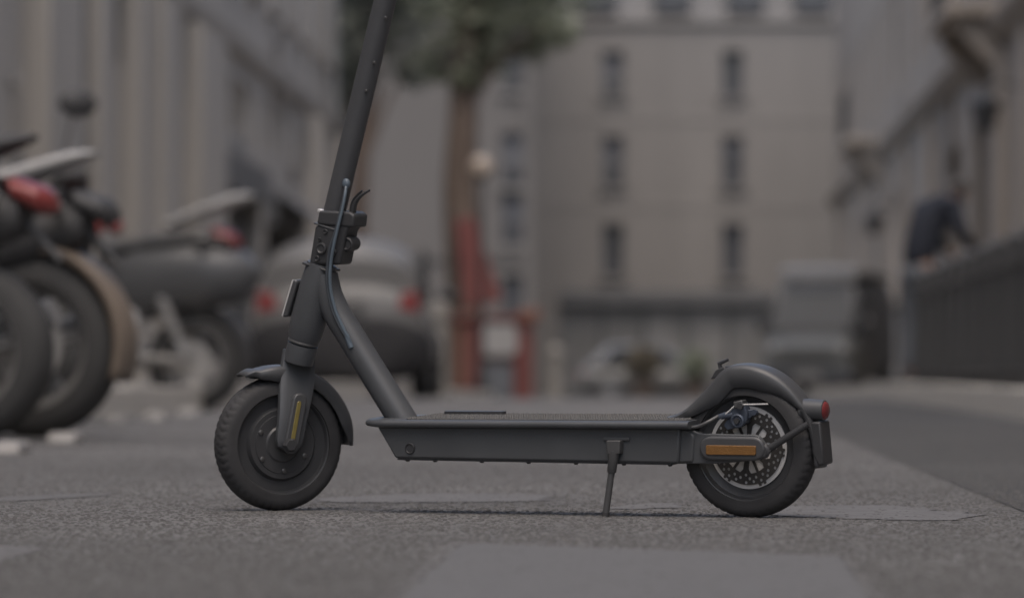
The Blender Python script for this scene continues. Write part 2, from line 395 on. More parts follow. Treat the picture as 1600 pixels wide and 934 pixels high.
# far building closing the street
Yf = 140.0; k = Yf / FPX; zf = ground_z(Yf)
def fx(px): return (px - CX) * k
def fz(py): return CAM_H - (py - CY) * k - zf
fb = thing('apartment_building', 'pale stone building closing the end of the street, dark shopfront below', 'building')
Lf = place(fb, (fx(822), Yf), (fx(1318), Yf), zf); X0 = fx(822)
Hf = fz(36); holes = []; wins = []
for px in (958, 1145):
    for (a, b_) in ((80, 152), (213, 292), (350, 432)):
        holes.append((fx(px - 17) - X0, fx(px + 17) - X0, fz(b_), fz(a))); wins.append((px, a))
shop = (fx(874) - X0, fx(1205) - X0, 0.0, fz(455))
w = wall_grid(Lf, Hf, holes + [shop], 0.35); w.build('wall', M_stone, fb); mass(fb, Lf, Hf, 12, M_stone)
blinds = {(958, 80): .62, (958, 213): .55, (1145, 80): 0.0, (1145, 213): .35, (958, 350): 0, (1145, 350): .12}
for h_, kx in zip(holes, wins): window(fb, *h_, depth=.24, blind=blinds[kx])
for py in (186, 322): MB().box((Lf / 2, -.005, fz(py)), (Lf, .03, .22)).build('string_course', M_stone, fb, bevel=.02)
MB().prism([(0, fz(40)), (Lf, fz(40)), (Lf, fz(28)), (0, fz(28))], -.14, .3).build('cornice', M_stone, fb, bevel=.04)
rf = MB().add([(0, 0.05, fz(28)), (Lf, .05, fz(28)), (Lf, 1.2, fz(-80)), (0, 1.2, fz(-80)), (Lf, 12, fz(-80)), (0, 12, fz(-80)), (Lf, 12, fz(28)), (0, 12, fz(28))], [(0, 1, 2, 3), (3, 2, 4, 5), (1, 6, 4, 2), (0, 3, 5, 7)]).build('roof', M_zinc, fb)
for px in (935, 1050, 1165, 1270):
    x = fx(px) - X0
    MB().box((x, .35, fz(-25)), (1.1, .9, 1.9)).build('dormer', M_zinc, rf, bevel=.03)
    MB().box((x, -.115, fz(-25)), (.76, .03, 1.5)).build('dormer_window', M_glass, rf)
# shopfront
sx0, sx1, sz0, sz1 = shop
MB().box(((sx0 + sx1) / 2, .02, sz1 - .22), (sx1 - sx0 - .02, .3, .42)).build('shop_fascia', M_dark, fb, bevel=.02)
n = 5; pw = (sx1 - sx0) / n
for i in range(n):
    MB().box((sx0 + pw * (i + .5), .3, (sz1 - .45) / 2 + .2), (pw - .16, .03, sz1 - .9)).build('shop_pane', M_darkg, fb)
for i in range(n + 1):
    MB().box((min(max(sx0 + pw * i, sx0 + .07), sx1 - .07), .26, (sz1 - .44) / 2), (.13, .14, sz1 - .44)).build('shop_mullion', M_dark, fb)
MB().box(((sx0 + sx1) / 2, .31, .2), (sx1 - sx0 - .02, .1, .4)).build('stall_riser', M_dark, fb)

# neighbour to its left
Ym = 128.0; km = Ym / FPX; zm = ground_z(Ym)
def mx(px): return (px - CX) * km
def mz(py): return CAM_H - (py - CY) * km - zm
nb = thing('apartment_building', 'cream rendered house behind the trees left of the street end', 'building')
Lm = place(nb, (mx(420), Ym), (mx(826), Ym), zm); X1 = mx(420); Hm = mz(-140); holes = []
for px in (520, 802):
    for (a, b_) in ((88, 145), (207, 292), (305, 385), (430, 590)):
        holes.append((mx(px - 19) - X1, mx(px + 19) - X1, max(.05, mz(b_)), mz(a)))
wall_grid(Lm, Hm, holes, .3).build('wall', M_stoneM, nb); mass(nb, Lm, Hm, 14, M_stoneM)
for i, h_ in enumerate(holes): window(nb, *h_, blind=(.3, .6, .5, 0)[i % 4])
MB().box((Lm / 2, -.04, mz(300 + 100)), (Lm, .1, .22)).build('string_course', M_stoneM, nb)
MB().box((Lm + .0, -.06, Hm / 2), (.3, .14, Hm)).build('corner_pilaster', M_stoneM, nb)
MB().box((Lm / 2, 7, Hm + .1), (Lm + .5, 14.6, .2)).build('roof', M_zinc, nb)

# long left building
lx = lambda y: -6.0 + 0.03 * y
lb = thing('stone_building', 'long grey stone building along the left pavement behind the motorbikes', 'building')
La = -8.0; Lb_ = 87.0
Ll = place(lb, (lx(La), La), (lx(Lb_), Lb_), 0.0)
tl = lambda y: (y - La) * Ll / (Lb_ - La)
Hl = 11.0; holes = []; kinds = []
for y0, y1 in ((26, 28.6), (31, 33.6), (36, 38.4), (41.2, 42.6), (49.2, 50.4), (56.2, 57.3)): holes.append((tl(y0), tl(y1), .35, 3.0)); kinds.append('tall')
holes.append((tl(62.3), tl(69.6), .1, 3.35)); kinds.append('shop')
holes.append((tl(70.6), tl(77.5), .1, 3.1)); kinds.append('shop')
y = 48.0
while y < 86: holes.append((tl(y), tl(y + .9), 3.72, 4.55)); kinds.append('small'); y += 2.35
y = 26
while y < 86: holes.append((tl(y), tl(y + 1.1), 6.0, 8.2)); kinds.append('upper'); y += 3.2
wall_grid(Ll, Hl, holes, .4).build('wall', M_stoneL, lb); mass(lb, Ll, Hl, 12, M_stoneL)
for h_, kd in zip(holes, kinds):
    if kd == 'shop':
        so = MB().box(((h_[0] + h_[1]) / 2, .3, (h_[2] + h_[3]) / 2), (h_[1] - h_[0], .04, h_[3] - h_[2])).build('shop_pane', M_darkg, lb)
        MB().box(((h_[0] + h_[1]) / 2, -.02, h_[3] - .25), (h_[1] - h_[0] - .02, .26, .5)).build('shop_fascia', M_dark, lb)
        for q in range(4): MB().box((h_[0] + .1 + (h_[1] - h_[0] - .2) * q / 3, .2, (h_[3] - .5) / 2 + .05), (.14, .14, h_[3] - .6)).build('shop_mullion', M_dark, lb)
    else: window(lb, *h_, depth=.28, sill=kd != 'small', bars=(1, 2) if kd != 'small' else (1, 0))
# pilasters, string course, cornice, drain pipes
for ya, yb in ((29.2, 30.4), (34.2, 35.4), (39.2, 40.4), (43.2, 45.8), (47.3, 48.6), (51.0, 52.3), (53.5, 55.6), (58, 61.5), (79, 80.4), (85.2, 86.8)):
    MB().box((tl((ya + yb) / 2), -.12, 2.5), (yb - ya, .26, 4.5)).build('pilaster', M_stoneL, lb, bevel=.03)
    MB().box((tl((ya + yb) / 2), -.14, .2), (yb - ya + .14, .34, .4)).build('plinth', M_stoneL, lb, bevel=.03)
MB().prism([(-.08, 4.85), (0.02, 4.85), (.02, 5.15), (-.16, 5.15), (-.16, 5.05)], 0, Ll, fn=lambda p: (p[1], p[0], p[2])).build('cornice', M_stoneL, lb, bevel=.02)
for yq in (46.6, 52.85):
    MB().tube([(tl(yq), -.1, .05), (tl(yq), -.1, Hl)], .085, 10).build('drain_pipe', M_dark, lb)
aw = MB().prism([(-1.15, 2.35), (0.0, 3.12), (0.0, 3.06), (-1.15, 2.29)], tl(71), tl(77.3), fn=lambda p: (p[1], p[0] - .16, p[2])).build('awning', mat('grey_canvas', (0.15, 0.15, 0.155), .8, var=.08, scale=3), lb)
MB().box((tl(74.15), -1.3, 2.24), (tl(77.3) - tl(71), .02, .2)).build('valance', mat('grey_canvas', (0.15, 0.15, 0.155)), aw)

# right building
rx = lambda y: 5.0 + S * y
rb = thing('stone_building', 'weathered stone building with balconies on the right behind the railing', 'building')
Ra, Rb = 134.0, -8.0
Lr = place(rb, (rx(Ra), Ra), (rx(Rb), Rb), -.7)
tr = lambda y: (Ra - y) * Lr / (Ra - Rb)
Hr = 12.5; holes = []; kinds = []
for ya, yb in ((49, 52), (56, 59), (70.5, 73.5), (77, 80), (97, 99.5), (105, 108), (116, 119)):
    holes.append((tr(yb), tr(ya), 2.5, 4.9)); kinds.append('g')
y = 48.0
while y < 130:
    holes.append((tr(y + 1.35), tr(y + .1), 7.2, 9.6)); kinds.append('u'); y += 4.1
wall_grid(Lr, Hr, holes, .45).build('wall', M_stoneR, rb); mass(rb, Lr, Hr, 12, M_stoneR)
for h_, kd in zip(holes, kinds): window(rb, *h_, depth=.34, fm=M_dark if kd == 'g' else None, sill=kd == 'g')
for y in (54, 61.5, 66.5, 84.5, 93.5, 102, 112, 124):
    MB().box((tr(y), -.08, 2.9), (1.1, .18, 5.6)).build('pilaster', M_stoneR, rb, bevel=.03)
MB().prism([(-.1, 5.85), (.02, 5.85), (.02, 6.2), (-.28, 6.2), (-.28, 6.08), (-.2, 6.0)], 0, Lr, fn=lambda p: (p[1], p[0], p[2])).build('cornice', M_stoneR, rb, bevel=.02)
for y in (68.5, 106.0):
    b0 = tr(y + 2.2); b1 = tr(y - 2.2)
    bal = MB().box(((b0 + b1) / 2, -.45, 6.32), (b1 - b0, .95, .2)).build('balcony', M_stoneR, rb, bevel=.03)
    for q in (b0 + .4, b1 - .4):
        MB().prism([(0, 6.21), (-.7, 6.21), (-.7, 6.05), (-.2, 5.5), (0, 5.4)], q - .16, q + .16, fn=lambda p: (p[1], p[0] - .02, p[2])).build('bracket', M_stoneR, bal, bevel=.02)
    for i in range(21):
        MB().box((b0 + .08 + (b1 - b0 - .16) * i / 20, -.86, 7.0), (.03, .03, .95)).build('baluster', M_iron, bal)
    MB().box(((b0 + b1) / 2, -.86, 7.5), (b1 - b0, .06, .05)).build('rail', M_iron, bal)
# wall lanterns on brackets
for y, z in ((95.5, 4.2), (62.0, 4.6)):
    ln = thing('wall_lantern', 'dark lantern on a bracket of the right stone building, %s' % ('nearer the camera' if y < 80 else 'farther down the street'), 'lantern', group='wall lanterns')
    p = Vector((rx(y), y, -.7 + z)); ln.location = p; ln.rotation_euler = (0, 0, math.atan2(Rb - Ra, rx(Rb) - rx(Ra)))
    MB().tube([(0, .02, .25), (0, -.45, .35), (0, -.62, .2)], .025, 8).build('bracket', M_iron, ln)
    MB().lathe([(-.3, .0), (-.3, .13), (.05, .2), (.08, .24), (.2, .06), (.26, .0)], (0, -.62, -.02), 8, 'z').build('lamp_housing', M_iron, ln)

# ------------------------------------------------------------------ trees
M_bark = mat('brown_bark', (0.13, 0.098, 0.078), 0.9, var=0.25, scale=4, bump=0.6, bscale=14, streak=True)
M_leaf = mat('leaves', (0.255, 0.275, 0.205), 0.6, var=0.35, scale=0.9)
M_leaf2 = mat('dark_leaves', (0.20, 0.21, 0.175), 0.6, var=0.35, scale=0.9)
def leafy(m):
    nt = m.node_tree; b = nt.nodes['Principled BSDF']; out = nt.nodes['Material Output']
    tr = nt.nodes.new('ShaderNodeBsdfTranslucent'); mx_ = nt.nodes.new('ShaderNodeMixShader'); mx_.inputs[0].default_value = .45
    src = b.inputs['Base Color'].links[0].from_socket; nt.links.new(src, tr.inputs[0])
    nt.links.new(b.outputs[0], mx_.inputs[1]); nt.links.new(tr.outputs[0], mx_.inputs[2]); nt.links.new(mx_.outputs[0], out.inputs[0])
for m_ in (M_leaf, M_leaf2): leafy(m_)
def tree(px, Y, trunk_r, fork_z, clumps, label, leafm, n_leaf=3400, leaf=0.14, seed=1):
    rng = random.Random(seed); x = (px - CX) / FPX * Y; z0 = ground_z(Y) - .1
    t = thing('street_tree', label, 'tree', (x, Y, z0), 0, 'street trees')
    tk = MB(); tk.tube(smooth_path([(0, 0, 0), (.05, 0, fork_z * .4), (-.04, .03, fork_z * .75), (.02, 0, fork_z), (.1, .1, fork_z + 2.2)]), [trunk_r * (1.25 - .02 * i) for i in range(25)], 12)
    cl = [(Vector(c) - Vector((x, Y, z0)), r) for c, r in clumps]
    for c, r in cl[:7]:
        s = Vector((rng.uniform(-.1, .1), rng.uniform(-.1, .1), fork_z + rng.uniform(-.4, 1)))
        m = (s + c) / 2 + Vector((0, 0, .25)); tk.tube(smooth_path([s, m, c], 5), [trunk_r * (.42 - .033 * i) for i in range(11)], 7)
    tk.build('trunk', M_bark, t)
    cr = MB(); tot = sum(r ** 2 for _, r in cl)
    for c, r in cl:
        for i in range(int(n_leaf * r * r / tot)):
            d = Vector((rng.gauss(0, 1), rng.gauss(0, 1), rng.gauss(0, 1))).normalized() * r * rng.random() ** .45
            p = c + Vector((d.x, d.y, d.z * .75)); a = Vector((rng.gauss(0, 1), rng.gauss(0, 1), rng.gauss(0, .6))).normalized()
            b_ = a.cross(Vector((rng.gauss(0, 1), rng.gauss(0, 1), 1))).normalized(); s = leaf * rng.uniform(.6, 1.3)
            cr.add([p - a * s, p - b_ * s * .5, p + a * s, p + b_ * s * .5], [(0, 1, 2, 3)])
    me = bpy.data.meshes.new('crown'); me.from_pydata(cr.v, [], cr.f); me.materials.append(leafm)
    o = bpy.data.objects.new('crown', me); COL.objects.link(o); o.parent = t
    return t
Y = 84
tree(722, Y, .31, 5.4, [(at(*c, Y + d), r) for c, r, d in (((730, 40), .95, 0), ((690, 95), .6, .5), ((790, 20), 1.15, .4), ((850, 40), .7, -.4), ((760, 95), .55, 0), ((830, 75), .45, .3), ((700, -60), 1.5, .8), ((800, -90), 1.6, 0), ((880, -30), 1.0, .5), ((725, 120), .4, -.3), ((875, 60), .35, .3))],
     'tree with brown trunk in the middle left of the street', M_leaf, seed=4)
Y = 92
tree(560, Y, .22, 4.6, [(at(*c, Y + d), r) for c, r, d in (((545, 60), .9, 0), ((560, -20), 1.2, .6), ((620, 30), 1.0, .4), ((640, 100), .55, 0), ((540, 140), .6, .3), ((600, -80), 1.5, .2), ((530, 190), .42, .3), ((645, 130), .3, 0), ((555, 110), .5, 0))],
     'dark leafy tree beside the corner of the left building', M_leaf2, seed=9)

# ------------------------------------------------------------------ railing on the right pavement
fence_x = lambda y: 2.05 + 0.0375 * y
ry0, ry1 = 18.0, 41.0
rail = thing('iron_railing', 'long black iron railing standing on the right pavement', 'railing', (fence_x(ry0), ry0, .135))
ang = -math.atan(0.0375); rail.rotation_euler = (0, 0, ang); rail.scale = (1, 1, .84); RL = math.hypot(ry1 - ry0, fence_x(ry1) - fence_x(ry0))
bar = MB().box((0, 0, .52), (.022, .022, .94)); bar.lathe([(.99, .0165), (1.02, .02), (1.08, 0)], (0, 0, 0), 4, 'z'); bar_me = bar.mesh('bar', M_iron)
nb_ = int(RL / .11)
for i in range(nb_ + 1): part_from(bar_me, 'bar', rail, (0, RL * i / nb_, 0))
for z in (.12, .9): MB().box((0, RL / 2, z), (.045, RL + .04, .03)).build('rail', M_iron, rail)
post_me = MB().box((0, 0, .53), (.085, .085, 1.06)).lathe([(1.06, .05), (1.10, .055), (1.15, .0)], seg=8, axis='z').mesh('post', mat('worn_iron', (.062, .062, .063), .55, var=.15, scale=8))
for i in range(18): part_from(post_me, 'post', rail, (0, RL * i / 17, 0))

# ================================================================== ELECTRIC SCOOTER
Pr = Vector((*gpx(1175, 808), 0)); Pf = Vector((*gpx(437, 797), 0))
WB = (Pf - Pr).length; RW = 0.108
uu = (Pf - Pr).normalized(); ww = Vector((0, 0, 1)); vv = ww.cross(uu)
LEAN = R_(3.2)
w2 = math.cos(LEAN) * ww + math.sin(LEAN) * vv; v2 = math.cos(LEAN) * vv - math.sin(LEAN) * ww
MS = Matrix(((uu.x, v2.x, w2.x, Pr.x), (uu.y, v2.y, w2.y, Pr.y), (uu.z, v2.z, w2.z, 0), (0, 0, 0, 1)))
STEER = R_(52)
FF = Matrix.Translation((WB, 0, 0)) @ Matrix.Rotation(STEER, 4, 'Z')
MF = MS @ FF
def prof(px, py, v=0.0, M=MS):
    """where the line of sight through a photo pixel meets the scooter's own length-wise plane at side offset v"""
    inv = M.inverted(); o = inv @ Vector((0, 0, CAM_H)); d = (inv.to_3x3() @ Vector(((px - CX) / FPX, 1, -(py - CY) / FPX)))
    t = (v - o.y) / d.y; p = o + d * t
    return (p.x, p.z)
def P3(px, py, v=0.0, M=MS): a = prof(px, py, v, M); return Vector((a[0], v, a[1]))
sc_root = thing('electric_scooter', 'dark grey electric kick scooter parked on its stand across the road', 'scooter'); sc_root.matrix_world = MS
def fpart(o): o.matrix_basis = FF; return o
E = bpy.data.objects

def tyre_profile(R, hw, bead):
    p = []; n = 18
    for i in range(n + 1):
        t = math.pi * i / n; c, s = math.cos(t), math.sin(t)
        v = hw * math.copysign(abs(c) ** .8, c); r = bead + (R - bead) * abs(s) ** .62
        p.append((v, r))
    return p
def tread_fn(R, hw, N, depth):
    def f(a, h, r):
        q = abs(h) / hw
        if q < .1 or q > .84: return 0
        x = (a * N / (2 * math.pi) + (q * 1.5 if q < .55 else .825 - (q - .55) * 1.2) + (0.5 if h > 0 else 0)) % 1
        e = depth * (1 if x < .26 else 0)
        return e + (depth if .12 < q < .2 else 0)
    return f
def ring_of(n, r, cx, cz, v, me, parent, name, a0=0):
    for i in range(n):
        a = a0 + 2 * math.pi * i / n; part_from(me, name, parent, (cx + r * math.cos(a), v, cz + r * math.sin(a)))

# --- front wheel with hub motor
fw = fpart(MB().lathe([(-.021, .0), (-.022, .03), (-.021, .053), (-.014, .057), (-.012, .074), (-.019, .078), (-.021, .084), (-.010, .0855), (.010, .0855), (.021, .084), (.019, .0795), (.0125, .0765), (.0115, .060), (.0165, .057), (.0185, .0555), (.0185, .0475), (.0195, .0470), (.0195, .030), (.022, .027), (.022, .0)], (0, 0, RW), 96).build('front_wheel', M_rim, sc_root, angle=30))
MB().lathe(tyre_profile(RW, .0245, .081), (0, 0, RW), 320, tread=tread_fn(RW, .0245, 52, .0014), closed=True).build('tyre', M_rubber, fw, angle=50)
scr = MB().lathe([(0, .0042), (.002, .0042), (.0028, .003), (.0028, 0)], seg=10).mesh('screw', mat('screw_steel', (.12, .12, .12), .35, metal=.6))
ring_of(6, .043, 0, RW, .0195, scr, fw, 'screw', .5)
MB().lathe([(.0, .012), (.03, .012), (.034, .009), (.034, 0)], (0, .022, RW), 6).build('axle_nut', M_plastic, fw)

# --- rear wheel
rw = MB().lathe([(-.020, .0), (-.020, .03), (-.012, .05), (-.012, .074), (-.019, .078), (-.021, .084), (-.010, .0855), (.010, .0855), (.021, .084), (.019, .0795), (.011, .076), (.006, .064), (.006, .02), (.02, .018), (.02, 0)], (0, 0, RW), 96).build('rear_wheel', M_rim, sc_root, angle=30)
MB().lathe(tyre_profile(RW, .0245, .081), (0, 0, RW), 320, tread=tread_fn(RW, .0245, 52, .0014), closed=True).build('tyre', M_rubber, rw, angle=50)
MB().lathe([(.0065, .0), (.0065, .0635), (.0090, .0635), (.0090, 0)], (0, 0, RW), 72).build('hub_plate', M_alloy, rw)
# slotted rotor: filled curve with real holes
def rotor(name, parent, loc):
    cu = bpy.data.curves.new('rotor', 'CURVE'); cu.dimensions = '2D'; cu.fill_mode = 'BOTH'; cu.extrude = .0009
    def spline(pts):
        sp = cu.splines.new('POLY'); sp.points.add(len(pts) - 1); sp.use_cyclic_u = True
        for q, p in zip(sp.points, pts): q.co = (p[0], p[1], 0, 1)
    out = []
    for i in range(6):
        b_ = i * math.pi / 3 + .26
        for a, r in ((-.115, .0570), (-.10, .0612), (-.045, .0614), (-.04, .0585), (.04, .0585), (.045, .0614), (.10, .0612), (.115, .0570)): out.append((r * math.cos(b_ + a), r * math.sin(b_ + a)))
        for q in range(1, 9):
            a = .115 + (math.pi / 3 - .23) * q / 9; out.append((.0570 * math.cos(b_ + a), .0570 * math.sin(b_ + a)))
    spline(out)
    def hole(r, a, q): spline([(r * math.cos(a) + q * math.cos(t * math.pi / 5), r * math.sin(a) + q * math.sin(t * math.pi / 5)) for t in range(10)])
    for i in range(6):
        b_ = i * math.pi / 3 + .26
        for dr, da in ((.0535, 0), (.0525, .24), (.0525, -.24), (.0475, .36), (.0475, -.36), (.0465, .13), (.0465, -.13), (.0535, .48), (.042, .50)): hole(dr, b_ + da, .0025)
        for s in (-1, 1):          # arm windows
            q = [(.020, .10), (.040, .045), (.040, .30), (.034, .40), (.020, .36)]
            spline([(r * math.cos(b_ + s * a), r * math.sin(b_ + s * a)) for r, a in q])
    hole(0, 0, .009)
    tmp = bpy.data.objects.new('tmp', cu); COL.objects.link(tmp)
    dg = bpy.context.evaluated_depsgraph_get(); me = bpy.data.meshes.new_from_object(tmp.evaluated_get(dg)); bpy.data.objects.remove(tmp)
    me.materials.clear(); me.materials.append(M_rotor)
    o = bpy.data.objects.new(name, me); COL.objects.link(o); o.parent = parent; o.location = loc; o.rotation_euler = (R_(90), R_(8), 0)
    return o
rotor('brake_disc', rw, (0, .0106, RW))
MB().lathe([(0, .014), (.03, .014), (.034, .009), (.034, 0)], (0, .012, RW), 6).build('axle_nut', M_plastic, rw)

# --- deck, battery case
vd = .073
top_w = prof(800, 657, vd)[1]
uf = prof(569, 660, .035)[0]; ur = prof(1074, 668, vd)[0]
def deck_outline(hw, uf, ur, rf=.055, n=10):
    pts = []
    for i in range(n + 1):
        t = math.pi / 2 * i / n; pts.append((uf - rf + rf * math.sin(t), -(hw - rf) - rf * math.cos(t)))
    for i in range(n + 1):
        t = math.pi / 2 * i / n; pts.append((uf - rf + rf * math.cos(t), (hw - rf) + rf * math.sin(t)))
    pts += [(ur, hw), (ur, -hw)]
    return pts
def slab(outs):        # stack of (outline, w)
    mb = MB(); secs = [[(p[0], p[1], w_) for p in o_] for o_, w_ in outs]
    return mb.loft(secs)
D = lambda inset: deck_outline(vd - inset, uf - inset, ur, rf=.055 - inset * .5)
dk = slab([(D(.010), top_w - .0125), (D(.002), top_w - .0105), (D(0), top_w - .007), (D(.001), top_w - .0035), (D(.004), top_w - .001), (D(.009), top_w)]).build('deck', M_frame, sc_root, angle=60)
# rubber mat with studs
md = slab([(deck_outline(vd - .013, prof(655, 655, 0)[0], ur + .008, .02), top_w - .001), (deck_outline(vd - .013, prof(655, 655, 0)[0], ur + .008, .02), top_w + .0015)]).build('grip_mat', M_mat, dk)
st = MB(); m0 = prof(662, 655, 0)[0]; u = m0 - .004
while u > ur + .014:
    for j in range(13):
        v = -.054 + j * .009; du = .0026; dv = .0028; z = top_w + .0014
        st.add([(u - du, v - dv, z), (u + du, v - dv, z), (u + du, v + dv, z), (u - du, v + dv, z), (u - du * .5, v - dv * .5, z + .0022), (u + du * .5, v - dv * .5, z + .0022), (u + du * .5, v + dv * .5, z + .0022), (u - du * .5, v + dv * .5, z + .0022)], [(0, 1, 5, 4), (1, 2, 6, 5), (2, 3, 7, 6), (3, 0, 4, 7), (4, 5, 6, 7)])
    u -= .0085
so = st.build('mat_studs', M_mat, dk); so['kind'] = 'stuff'
# sticker/pad at the front of the mat
MB().prism(rounded_poly([(m0 - .02, -.028), (m0 - .125, -.028), (m0 - .125, -.048), (m0 - .02, -.048)], .008), top_w + .003, top_w + .0075, fn=lambda p: (p[0], p[2], p[1])).build('foot_pad', M_plastic, dk)
vb = .058
bx = [prof(588, 669, vb), prof(617, 716, vb), prof(1060, 724, vb), prof(1063, 669, vb)]
bx[0] = (bx[0][0], top_w - .0105); bx[3] = (bx[3][0], top_w - .0105)
bat = MB().prism(bx, -vb, vb).build('battery_case', M_box, sc_root, bevel=.004)
ua, wa = bx[1]; ub, wb = bx[2]
MB().prism([(ua - .004, wa + .0005), (ua - .001, wa - .0025), (ub + .012, wb - .0025), (ub + .012, wb + .0005)], -vb + .004, vb - .003).build('bottom_cover', M_plastic, bat, bevel=.001)
for px in (637, 680, 753, 826, 900, 975, 1047):
    u = prof(px, 720, vb - .012)[0]; t = (u - ua) / (ub - ua); z = wa + (wb - wa) * t
    MB().lathe([(-.0052, 0), (-.0052, .0028), (-.0025, .0042), (.001, .0042)], (u, vb - .012, z), 10, 'z').build('screw', M_plastic, bat)
ch = P3(641, 700, vb); MB().lathe([(-.001, .0085), (.0022, .0085), (.003, .0075), (.0012, .006), (.0012, 0)], (ch.x, vb, ch.z), 24).build('charge_port', M_plastic, bat)

# --- down tube, head tube, stem
ax = lambda py: 475 + (530 - py) * 127 / 530 - .0      # steering axis in the photo
dt = MB(); pth = smooth_path([P3(633, 662, 0), P3(612, 628, 0), P3(585, 585, 0), P3(553, 533, 0), P3(529, 494, 0), P3(514, 462, 0), P3(506, 430, 0)], 6)
dt.tube(pth, [.0232 - .0006 * min(1, i / 20) for i in range(len(pth))], 24).build('down_tube', M_frame, sc_root)
ht = MB(); ht.tube([P3(ax(533), 533, 0), P3(ax(522), 522, 0), P3(ax(500), 500, 0), P3(ax(450), 450, 0), P3(ax(418), 418, 0), P3(ax(412), 412, 0)], [.0240, .0275, .0290, .0275, .0250, .0240], 28).build('head_tube', M_frame, sc_root)
rg = MB().tube([P3(ax(536), 536, 0), P3(ax(532), 532, 0)], .0252, 28).build('headset_ring', M_stand, sc_root, bevel=.001)
stm = MB().tube([P3(ax(420), 420, 0), P3(ax(335), 335, 0), P3(ax(0), 0, 0), P3(ax(-260), -260, 0)], [.0178, .0178, .0178, .0178], 28).build('stem', mat('stem_paint', (.064, .066, .071), .5, var=.06, scale=9, bump=.02, bscale=900), sc_root)
for px, py in ((602, 28), (584, 98), (572, 142)):
    p = P3(px, py, .0165); MB().lathe([(-.003, .0024), (.0009, .0024), (.0014, .0016), (.0014, 0)], p, 10).build('screw', mat('screw_steel', (.12, .12, .12)), stm)
# handlebar above the frame, turned with the front wheel
hb0 = P3(ax(-262), -262, 0); hd_ = Vector((-math.sin(STEER), math.cos(STEER), 0))
hbar = MB().tube([hb0 - hd_ * .21, hb0 + hd_ * .21], .0125, 16).build('handlebar', M_frame, sc_root)
for s in (-1, 1): MB().tube([hb0 + hd_ * s * .12, hb0 + hd_ * s * .235], .0165, 16).build('grip', M_rubber, hbar)
MB().box(hb0 + Vector((.02, 0, .012)), (.07, .05, .03)).build('display', M_plastic, hbar, bevel=.008)
# folding joint
axd = (P3(ax(330), 330, 0) - P3(ax(420), 420, 0)).normalized(); tilt = Matrix.Rotation(math.atan2(axd.x, axd.z), 3, 'Y')
def AX(py, side=0, v=0): return P3(ax(py), py, 0) + tilt @ Vector((side, v, 0))
fj = MB(); q = [prof(492, 352, .022), prof(482, 414, .022), prof(531, 414, .022), prof(541, 362, .022), prof(549, 350, .022)]
fj.prism(q, -.022, .022)
fold = fj.build('folding_joint', M_plastic, sc_root, bevel=.005, seg=3)
MB().prism([prof(498, 329, .024), prof(494, 351, .024), prof(552, 356, .024), prof(554, 336, .024), prof(546, 331, .024)], -.024, .024).build('clamp_collar', M_plastic, sc_root, bevel=.004, seg=3)
for px, py in ((502, 328), (543, 333)): MB().box(P3(px, py + 1.5, .012), (.0085, .012, .005), rot=tilt).build('clamp_tab', M_alloy, fold, bevel=.001)
MB().box(AX(416.5, 0, 0), (.0475, .046, .004), rot=tilt).build('joint_seam', M_plastic, fold, bevel=.0015)
MB().box(AX(353.5, -.003, 0), (.046, .0465, .003), rot=tilt).build('joint_band', M_frame, fold, bevel=.001)
for px, py, r, h in ((509, 362, .004, .002), (503, 388, .009, .004), (500, 374, .003, .0025), (496, 404, .0045, .002), (521, 394, .006, .003)):
    p = P3(px, py, .022); MB().lathe([(-.002, r), (h, r), (h + .0008, r * .8), (h - .001, r * .55), (h - .001, 0)], p, 18).build('pivot_bolt', M_plastic, fold)
kn = P3(544, 381, .01); MB().lathe([(-.022, .011), (.006, .011), (.008, .009), (.005, .006), (.005, 0)], kn, 24).build('safety_catch', M_plastic, fold)
MB().prism([prof(528, 362, .01), prof(552, 372, .01), prof(548, 392, .01), prof(530, 398, .01)], -.012, .012).build('catch_body', M_plastic, fold, bevel=.004)
lv = [P3(549, 350, .008), P3(551, 335, .010), P3(555, 318, .012), P3(564, 306, .013), P3(578, 297, .013)]
MB().tube(smooth_path(lv, 6), [.0055 - .00016 * i for i in range(25)], 10, flat=1.6).build('folding_lever', M_plastic, sc_root)
MB().tube(smooth_path([P3(549, 349, -.006), P3(549, 330, -.006), P3(553, 312, -.006), P3(566, 298, -.006)], 6), [.0035 - .0001 * i for i in range(19)], 8, flat=1.8).build('lever_spring', M_plastic, fold)
MB().tube([P3(552, 346, .0), P3(561, 347, .0)], [.0025, .004], 8).build('lever_pin', M_plastic, fold)
# front plate on the head tube
fp_ = MB().prism([prof(469, 436, .0), prof(472, 440, .0), prof(457, 494, .0), prof(449, 495, .0), prof(448, 489, .0), prof(462, 438, .0)], -.016, .016).build('front_plate', M_fender, sc_root, bevel=.003)
MB().prism([prof(466, 436, .0), prof(463.5, 437, .0), prof(447.4, 492, .0), prof(449, 494, .0)], -.0085, .0165).build('plate_edge', M_alloy, fp_, bevel=.0006)
# cables
gr = P3(541, 287, .0165); MB().ell(gr, (.007, .005, .0085)).build('cable_grommet', M_cable, sc_root)
for k_, off in enumerate((0, 4.5)):
    pts = [P3(541, 288, .017), P3(539 - off * .2, 305, .024), P3(534 - off * .4, 330, .028), P3(527 - off * .3, 358, .031), P3(521 - off, 385, .032), P3(517 - off, 410, .031), P3(515.5 - off, 432, .031), P3(517 - off, 455, .0295), P3(524 - off, 484, .0275), P3(536 - off * .8, 512, .0262), P3(545 - off * .5, 529, .0245), P3(549, 543, .0215), P3(553, 549, .012)]
    MB().tube(smooth_path(pts, 6), .0027, 8).build('brake_cable', M_cable if k_ == 0 else mat('dark_cable', (.05, .058, .068), .4, var=.05), sc_root)
MB().tube([P3(541, 523, .0235), P3(549, 543, .0225)], [.0042, .0045], 10).build('cable_sleeve', M_cable, sc_root)

